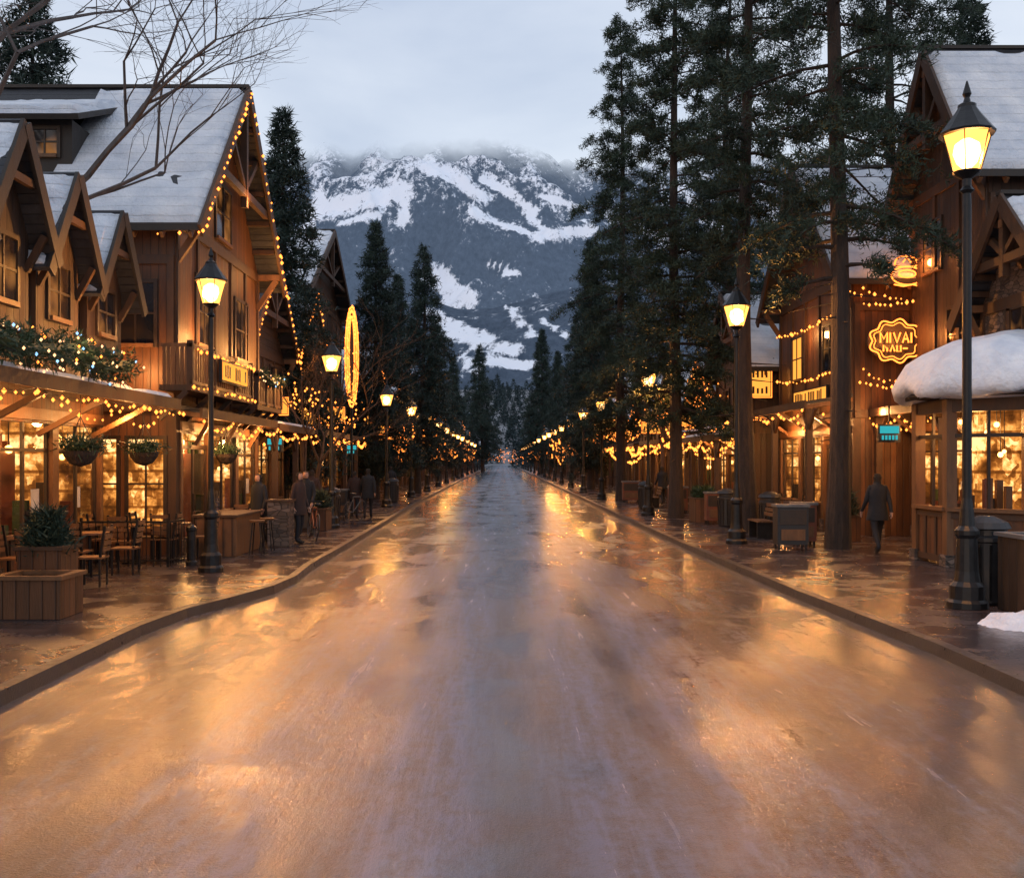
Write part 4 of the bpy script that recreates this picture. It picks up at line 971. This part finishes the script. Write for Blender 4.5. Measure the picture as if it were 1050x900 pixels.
def chair(x, y, rot, k='timber_l'):
    mb = MB()
    for a in (-.18, .18):
        for b in (-.18, .18): mb.beam((a, b, 0), (a, b, .45), .03, .03, 'metal')
        mb.beam((a, .18, .45), (a, .26, .98), .035, .035, 'metal')
    mb.box(-.21, .21, -.21, .21, .45, .48, k)
    for z in (.6, .7, .8, .92): mb.beam((-.18, .2+(z-.45)*.17, z), (.18, .2+(z-.45)*.17, z), .02, .07, k)
    o = mb.build('cafe_chair'); o.location = (x, y, .13); o.rotation_euler = (0, 0, rot)
for x, y in ((-7.3, 17.6), (-7.2, 15.9), (-7.3, 19.7), (-6.7, 20.3), (-6.3, 24.9), (8.2, 29.6), (8.1, 31.6)):
    table(x, y); chair(x+.6, y+.1, -1.5); chair(x-.55, y-.1, 1.6); chair(x, y-.55, 3.1)
mb = MB()
mb.box(-6.45, -5.6, 20.9, 20.96, .13, .95, 'timber_l'); mb.box(-5.66, -5.6, 20.96, 23.0, .13, .95, 'timber_l'); mb.box(-6.5, -5.55, 20.85, 23.05, .95, 1.01, 'timber')
for q in range(5): mb.box(-6.45+q*.19, -6.41+q*.19, 20.885, 20.9, .15, .95, 'timber')
mb.box(-6.45, -5.7, 21.0, 22.95, .13, .93, 'timber_d')
mb.build('timber_counter', bevel=.008)
for x, y in ((-5.25, 21.3), (-5.25, 22.2)):
    mb = MB(); mb.lathe(x, y, [(.16, .83), (.17, .87), (.01, .88)], 14, 'timber_l')
    for q in range(4):
        t = math.pi/2*q+.78; mb.beam((x+.1*math.cos(t), y+.1*math.sin(t), .84), (x+.19*math.cos(t), y+.19*math.sin(t), .13), .025, .025, 'metal')
    mb.build('bar_stool')
def bicycle(x, y, rot, k='red'):
    mb = MB(); r = .33
    for cy_ in (-.52, .52):
        mb.tube([(0, cy_+r*math.cos(t), r+r*math.sin(t)) for t in np.linspace(0, 6.2832, 28)], .017, 6, 'bin', False)
        for q in range(10):
            t = .628*q; mb.beam((0, cy_, r), (0, cy_+r*math.cos(t), r+r*math.sin(t)), .004, .004, 'grey')
        mb.ball((0, cy_, r), .03, 'metal', 8, 4)
    bb = (0, -.08, .30); seat = (0, -.22, .82); head = (0, .36, .80); hb = (0, .39, .66)
    for p, q in ((bb, seat), (seat, head), (bb, hb), (bb, (0, -.52, r)), ((0, -.20, .74), (0, -.52, r)), (head, (0, .52, r))): mb.tube([p, q], .016, 6, k)
    mb.tube([head, (0, .33, .96)], .013, 6, 'metal'); mb.tube([(-.26, .22, .98), (-.2, .34, .97), (.2, .34, .97), (.26, .22, .98)], .013, 6, 'metal')
    mb.tube([seat, (0, -.24, .9)], .013, 6, 'metal'); mb.box(-.07, .07, -.38, -.12, .9, .94, 'bin')
    mb.beam((-.1, -.08, .18), (-.02, -.08, .3), .02, .02, 'metal'); mb.beam((.02, -.08, .3), (.1, -.08, .42), .02, .02, 'metal')
    o = mb.build('bicycle'); o.location = (x, y, .13); o.rotation_euler = (.0, .12, rot)
bicycle(-4.9, 25.6, .35); bicycle(-5.0, 33.4, -.3, 'grey')
def planter(name, x, y, w_, d_, h, k, plant='leafd', ph=.6, cap='timber', seed=1, cone=True):
    par = empty(name); mb = MB()
    for a, b, c, d in ((-w_/2, w_/2, -d_/2, -d_/2+.06), (-w_/2, w_/2, d_/2-.06, d_/2), (-w_/2, -w_/2+.06, -d_/2+.06, d_/2-.06), (w_/2-.06, w_/2, -d_/2+.06, d_/2-.06)):
        mb.box(x+a, x+b, y+c, y+d, .13, .13+h, k)
    mb.box(x-w_/2+.06, x+w_/2-.06, y-d_/2+.06, y+d_/2-.06, .13, .13+h*.9, 'bark')
    for a, b, c, d in ((-w_/2-.04, w_/2+.04, -d_/2-.04, -d_/2+.08), (-w_/2-.04, w_/2+.04, d_/2-.08, d_/2+.04), (-w_/2-.04, -w_/2+.08, -d_/2+.08, d_/2-.08), (w_/2-.08, w_/2+.04, -d_/2+.08, d_/2-.08)):
        mb.box(x+a, x+b, y+c, y+d, .13+h, .18+h, cap)
    mb.build('box', par)
    if plant:
        n = 260; rr = np.random.RandomState(seed); t = rr.rand(n); az = rr.rand(n)*6.28
        r = w_*.5*(1-t*.6)*rr.uniform(.3, 1.15, n) if cone else w_*.45*np.sqrt(rr.rand(n))
        P = np.stack([x+np.cos(az)*r, y+np.sin(az)*r*d_/w_, .15+h*.95+t*ph], 1); D = np.stack([np.cos(az)*.6, np.sin(az)*.6, .7+0*az], 1)
        m2 = MB(); m2.tris(tufts(P, D, 7, .16, .028, .6), plant); m2.build('shrub', par, recalc=False)
    return par
planter('wooden_planter', -6.05, 13.0, .85, .7, .5, 'wood_or', None, cap='timber_l')
planter('wooden_planter', -6.3, 13.8, .6, .55, .8, 'wood_or', 'leaf', .5, 'timber', 3)
planter('stone_planter', -5.25, 23.6, .5, .6, 1.05, 'stone', None, cap='timber')
planter('wooden_planter', -5.3, 29.0, .5, .9, .6, 'wood_or', 'leaf', .45, 'timber', 9)
planter('wooden_planter', 6.65, 33, .7, 1.1, .75, 'wood_or', 'garl', .35, 'timber', 6, False)
planter('wooden_planter', 8.6, 25.0, .6, .6, .6, 'wood_or', 'leaf', .6, 'timber', 8)
planter('wooden_planter', 7.1, 13.2, .7, .7, 1.0, 'wood_br', None, cap='grey')
def bench(x, y, rot):
    mb = MB()
    for i in range(4): mb.box(-.55, .55, i*.11, .09+i*.11, .42, .46, 'timber_l')
    for a in (-.45, .4): mb.box(a, a+.06, 0, .42, 0, .42, 'metal'); mb.beam((a+.03, .42, .4), (a+.03, .55, .88), .05, .05, 'metal')
    for z in (.6, .72, .84): mb.beam((-.55, .46+(z-.6)*.25, z), (.55, .46+(z-.6)*.25, z), .03, .09, 'timber_l')
    o = mb.build('park_bench'); o.location = (x, y, .13); o.rotation_euler = (0, 0, rot)
bench(-7.15, 12.2, 0); bench(6.6, 26.2, -1.57); bench(6.3, 43, -1.57)
mb = MB(); mb.lathe(-6.0, 19.2, [(.11, .13), (.11, .2), (.085, .22), (.085, .78), (.1, .8), (.1, .86), (.03, .92)], 14, 'metal'); mb.build('bollard')
def bin_(x, y, sc=1, name='litter_bin'):
    mb = MB(); mb.lathe(x, y, [(.24*sc, .13), (.27*sc, .17), (.29*sc, .95*sc), (.31*sc, .97*sc), (.31*sc, 1.02*sc), (.27*sc, 1.05*sc), (.27*sc, 1.12*sc), (.32*sc, 1.14*sc), (.28*sc, 1.22*sc), (.1*sc, 1.3*sc)], 18, 'bin')
    for i in range(14):
        t = 6.283*i/14; mb.beam((x+.265*sc*math.cos(t), y+.265*sc*math.sin(t), .2), (x+.297*sc*math.cos(t), y+.297*sc*math.sin(t), .93*sc), .03, .02, 'metal')
    mb.build(name)
bin_(6.85, 14.1, 1.05); bin_(7.35, 27.3, 1); bin_(6.9, 30.5); bin_(5.9, 41); bin_(-5.5, 32); bin_(-5.3, 48)
def newsbox(x, y, k, name='newspaper_box', w_=.45):
    mb = MB(); mb.box(x-w_/2, x+w_/2, y-.2, y+.2, .25, 1.1, k); mb.box(x-w_/2-.03, x+w_/2+.03, y-.23, y+.23, 1.1, 1.16, 'grey')
    mb.box(x-w_/2+.05, x+w_/2-.05, y-.215, y-.2, .7, 1.04, 'winframe'); mb.box(x-w_/2+.08, x+w_/2-.08, y-.222, y-.215, .35, .6, 'timber_l')
    for a in (-1, 1):
        for b in (-1, 1): mb.box(x+a*(w_/2-.05)-.025, x+a*(w_/2-.05)+.025, y+b*.15-.025, y+b*.15+.025, .13, .25, 'metal')
    mb.build(name, bevel=.012)
newsbox(6.55, 22.6, 'bin', 'recycling_bin', .7); newsbox(7.15, 23.6, 'red', 'recycling_bin', .5); newsbox(6.2, 48, 'red', w_=.8); newsbox(6.75, 31.6, 'red', w_=.6); newsbox(6.7, 38, 'red', w_=.7)
newsbox(-5.6, 34.6, 'bin'); newsbox(-5.5, 38.4, 'red')
def sboard(x, y):
    mb = MB()
    for q in (-1, 1): mb.slab((x-.25, y+q*.25, .13), (x+.25, y+q*.25, .13), (x+.25, y+q*.02, 1.1), (x-.25, y+q*.02, 1.1), .03, 'timber')
    mb.slab((x-.2, y-.29, .25), (x+.2, y-.29, .25), (x+.2, y-.08, 1.03), (x-.2, y-.08, 1.03), .01, 'bin')
    mb.build('sandwich_board')
sboard(-5.65, 28.2); sboard(7.6, 26.0)
for x, y in ((-6.7, 18.6), (-6.6, 23.8), (-6.7, 15.8)):
    par = empty('hanging_basket'); mb = MB(); mb.lathe(x, y, [(.02, 2.05), (.16, 2.1), (.25, 2.22), (.27, 2.3)], 12, 'bark')
    for i in range(3): t = 2.1*i; mb.beam((x+.25*math.cos(t), y+.25*math.sin(t), 2.3), (x, y, 2.85), .01, .01, 'metal')
    mb.beam((x, y, 2.85), (x, y, 3.2), .01, .01, 'metal'); mb.build('bowl', par)
    P = np.stack([x+rs.randn(120)*.15, y+rs.randn(120)*.15, 2.33+np.abs(rs.randn(120))*.06], 1); m2 = MB(); m2.tris(tufts(P, np.tile([0, 0, .3], (120, 1)), 5, .16, .025), 'garl'); m2.build('greenery', par, recalc=False)
def pile(x, y, rx, ry, h, seed, z=.13, name='snow_pile'):
    n = 34; mb = MB(); fs = []
    U, V = np.meshgrid(np.linspace(-1, 1, n+1), np.linspace(-1, 1, n+1)); q = np.clip(1-(U*U+V*V)-.25+1.5*(fbm(U*3+seed, V*3+seed*2, 4)-.5), 0, 1)*(1-np.clip((np.maximum(abs(U), abs(V))-.85)/.15, 0, 1))
    H = h*q**.6*(.4+1.2*fbm(U*5+seed, V*5+seed, 4))-.02
    for j in range(n):
        for i in range(n): fs.append((j*(n+1)+i, j*(n+1)+i+1, (j+1)*(n+1)+i+1, (j+1)*(n+1)+i))
    mb.add(np.stack([x+U*rx, y+V*ry, z+H], -1).reshape(-1, 3).tolist(), fs, 'snow'); mb.build(name, smooth=True, recalc=False)
pile(7.2, 12.3, 1.5, .95, .24, 2)

for (x, y, z, r, n) in ((-6.6, 33, 4.2, 1.3, 40), (-6.6, 39, 3.6, 1.2, 60), (8.0, 40, 4.6, .9, 60), (7.6, 47, 4.4, .9, 50), (7.3, 58, 4, 1, 60), (-6.4, 60, 3.5, 1.2, 60), (8.3, 44, 3.4, .9, 40), (-6.3, 68, 3.5, 1.2, 60), (6.8, 70, 3.8, 1.1, 60)):
    mb = MB()
    for i in range(n):
        v = Vector((R.gauss(0, 1), R.gauss(0, 1), R.gauss(0, .7))).normalized()*r*R.uniform(.2, 1.1); mb.bulb((x+v.x, y+v.y, z+v.z), brad(y)*.75)
    for i in range(9):
        a = 6.28*i/9; mb.tube([(x, y, .1), (x+.1*math.cos(a), y+.1*math.sin(a), z-r), (x+r*R.uniform(.3, .9)*math.cos(a), y+r*.8*math.sin(a), z+r*R.uniform(-.1, .8))], [.04, .03, .008], 5, 'twig2')
    mb.build('light_strung_sapling', recalc=False)

# ------------------------------------------------------------------ people
def person_mat(name, coat, trouser):
    m, nt, out = newmat(name); b = principled(nt, out); tc = nt.nodes.new('ShaderNodeTexCoord'); s = nt.nodes.new('ShaderNodeSeparateXYZ'); L(nt, tc.outputs['Object'], s.inputs[0])
    z = s.outputs[2]; c = mixc(nt, math_(nt, 'GREATER_THAN', z, .86), trouser, coat)
    c = mixc(nt, math_(nt, 'LESS_THAN', z, .1), c, (.015, .012, .01))
    hand = math_(nt, 'MULTIPLY', math_(nt, 'GREATER_THAN', math_(nt, 'ABSOLUTE', s.outputs[0]), .2), math_(nt, 'MULTIPLY', math_(nt, 'LESS_THAN', z, .88), math_(nt, 'GREATER_THAN', z, .6)))
    skin = math_(nt, 'MAXIMUM', hand, math_(nt, 'GREATER_THAN', z, 1.5)); c = mixc(nt, skin, c, (.42, .24, .17))
    hair = math_(nt, 'MULTIPLY', math_(nt, 'GREATER_THAN', z, 1.55), math_(nt, 'MAXIMUM', math_(nt, 'LESS_THAN', s.outputs[1], .045), math_(nt, 'GREATER_THAN', z, 1.70)))
    c = mixc(nt, hair, c, (.02, .014, .01)); L(nt, c, b.inputs['Base Color']); b.inputs['Roughness'].default_value = .85; return m
PM = {k: person_mat('person_'+k, c, (.012, .013, .018)) for k, c in (('cloth', (.015, .016, .02)), ('cloth2', (.04, .021, .018)))}
def person(name, x, y, rot, coat='cloth', stride=.22, sc=1., z=.13):
    par = empty(name, (x, y, z)); par.rotation_euler = (0, 0, rot); par.scale = (sc,)*3
    V = [(0, 0, .96), (0, 0, 1.14), (0, 0, 1.34), (0, .0, 1.47), (0, .01, 1.57), (0, .015, 1.66), (0, .01, 1.74), (0, .115, 1.63)]
    Rr = [.145, .135, .16, .062, .078, .098, .062, .014]; E = [(0, 1), (1, 2), (2, 3), (3, 4), (4, 5), (5, 6), (5, 7)]
    def add(p, r, par_): V.append(p); Rr.append(r); E.append((par_, len(V)-1)); return len(V)-1
    for q in (-1, 1):
        e = add((q*.075, 0, 1.64), .02, 5); add((q*.105, -.01, 1.64), .012, e)
        sh = add((q*.17, 0, 1.42), .07, 2); f = q*stride
        el = add((q*.235, -f*.25-.02, 1.13), .055, sh); wr = add((q*.25, -f*.9+.06, .89), .038, el); ha = add((q*.25, -f*1.0+.08, .83), .033, wr)
        for i, (dx, dy, dl) in enumerate(((0, .03, .075), (0, .012, .085), (0, -.006, .08), (0, -.024, .062))):
            k1 = add((q*.252, -f+.08+dy*1.2, .83-dl*.6), .0095, ha); add((q*.238, -f+.09+dy*1.2, .83-dl*1.1), .0075, k1)
        t1 = add((q*.235, -f+.13, .82), .011, ha); add((q*.225, -f+.145, .785), .009, t1)
        hp = add((q*.095, 0, .9), .105, 0); kn = add((q*.1, f*.55+.03, .5), .07, hp); an = add((q*.1, f*1.1-.05 if f > 0 else f*1.3-.05, .1 if f >= 0 else .13), .046, kn)
        hy = V[an][1]; to = add((q*.105, hy+.1, .045 if f >= 0 else .04), .04, an); add((q*.11, hy+.2, .035), .03, to)
    me = bpy.data.meshes.new('body'); me.from_pydata(V, E, []); o = bpy.data.objects.new('body', me); ROOT.objects.link(o); o.parent = par
    me.materials.append(PM[coat])
    sk = o.modifiers.new('skin', 'SKIN')
    for i, d in enumerate(me.skin_vertices[0].data): d.radius = (Rr[i], Rr[i]*(.78 if i < 3 else 1)); d.use_root = (i == 0)
    sk.use_smooth_shade = True; ss = o.modifiers.new('sub', 'SUBSURF'); ss.levels = 2; ss.render_levels = 2
    mb = MB(); n = 20; rings = [(.70, .235, .17), (.72, .24, .175), (.9, .215, .16), (1.05, .19, .145), (1.2, .2, .15), (1.36, .215, .15), (1.45, .17, .12), (1.5, .085, .085), (1.55, .08, .085)]
    vs = []; fs = []
    for j, (z_, a, b_) in enumerate(rings):
        for i in range(n):
            t = 6.283185*i/n; wv = 1+(.05*math.sin(5*t+j) if j < 3 else 0); vs.append((a*wv*math.cos(t), b_*wv*math.sin(t)+(.02 if j > 6 else 0), z_))
    for j in range(len(rings)-1):
        for i in range(n): fs.append((j*n+i, j*n+(i+1) % n, (j+1)*n+(i+1) % n, (j+1)*n+i))
    mb.add(vs, fs, coat); mb.build('coat', par, smooth=True)
    return par
person('walking_person', 8.3, 22.0, .0, 'cloth', .24, 1.0)
person('standing_person', -5.85, 23.9, 2.6, 'cloth', .05, .98); person('walking_person', -5.3, 26.9, 3.0, 'cloth', .2, 1.)
person('standing_person', -4.95, 24.2, -2.0, 'cloth2', .05, 1.0); person('walking_person', -4.7, 34.8, .1, 'cloth', .22, 1.); person('walking_person', -5.2, 35.0, .1, 'cloth2', -.22, .95)
person('walking_person', -5.9, 30.8, .2, 'cloth2', .2, 1.)
person('walking_person', 7.4, 46, .2, 'cloth', .22, 1.); person('walking_person', -5.6, 50, .2, 'cloth', .22, 1.)

# ------------------------------------------------------------------ camera
cam = bpy.data.cameras.new('camera'); co = bpy.data.objects.new('camera', cam); ROOT.objects.link(co)
co.location = (0, 0, CH); co.rotation_euler = (math.radians(90), 0, 0)
cam.sensor_width = 36; cam.lens = F/1050*36; cam.shift_x = (525-VX)/1050; cam.shift_y = (VY-450)/1050; cam.clip_end = 20000; cam.clip_start = .1
SC.camera = co
SC.view_settings.view_transform = 'Standard'; SC.view_settings.look = 'None'; SC.view_settings.exposure = 0
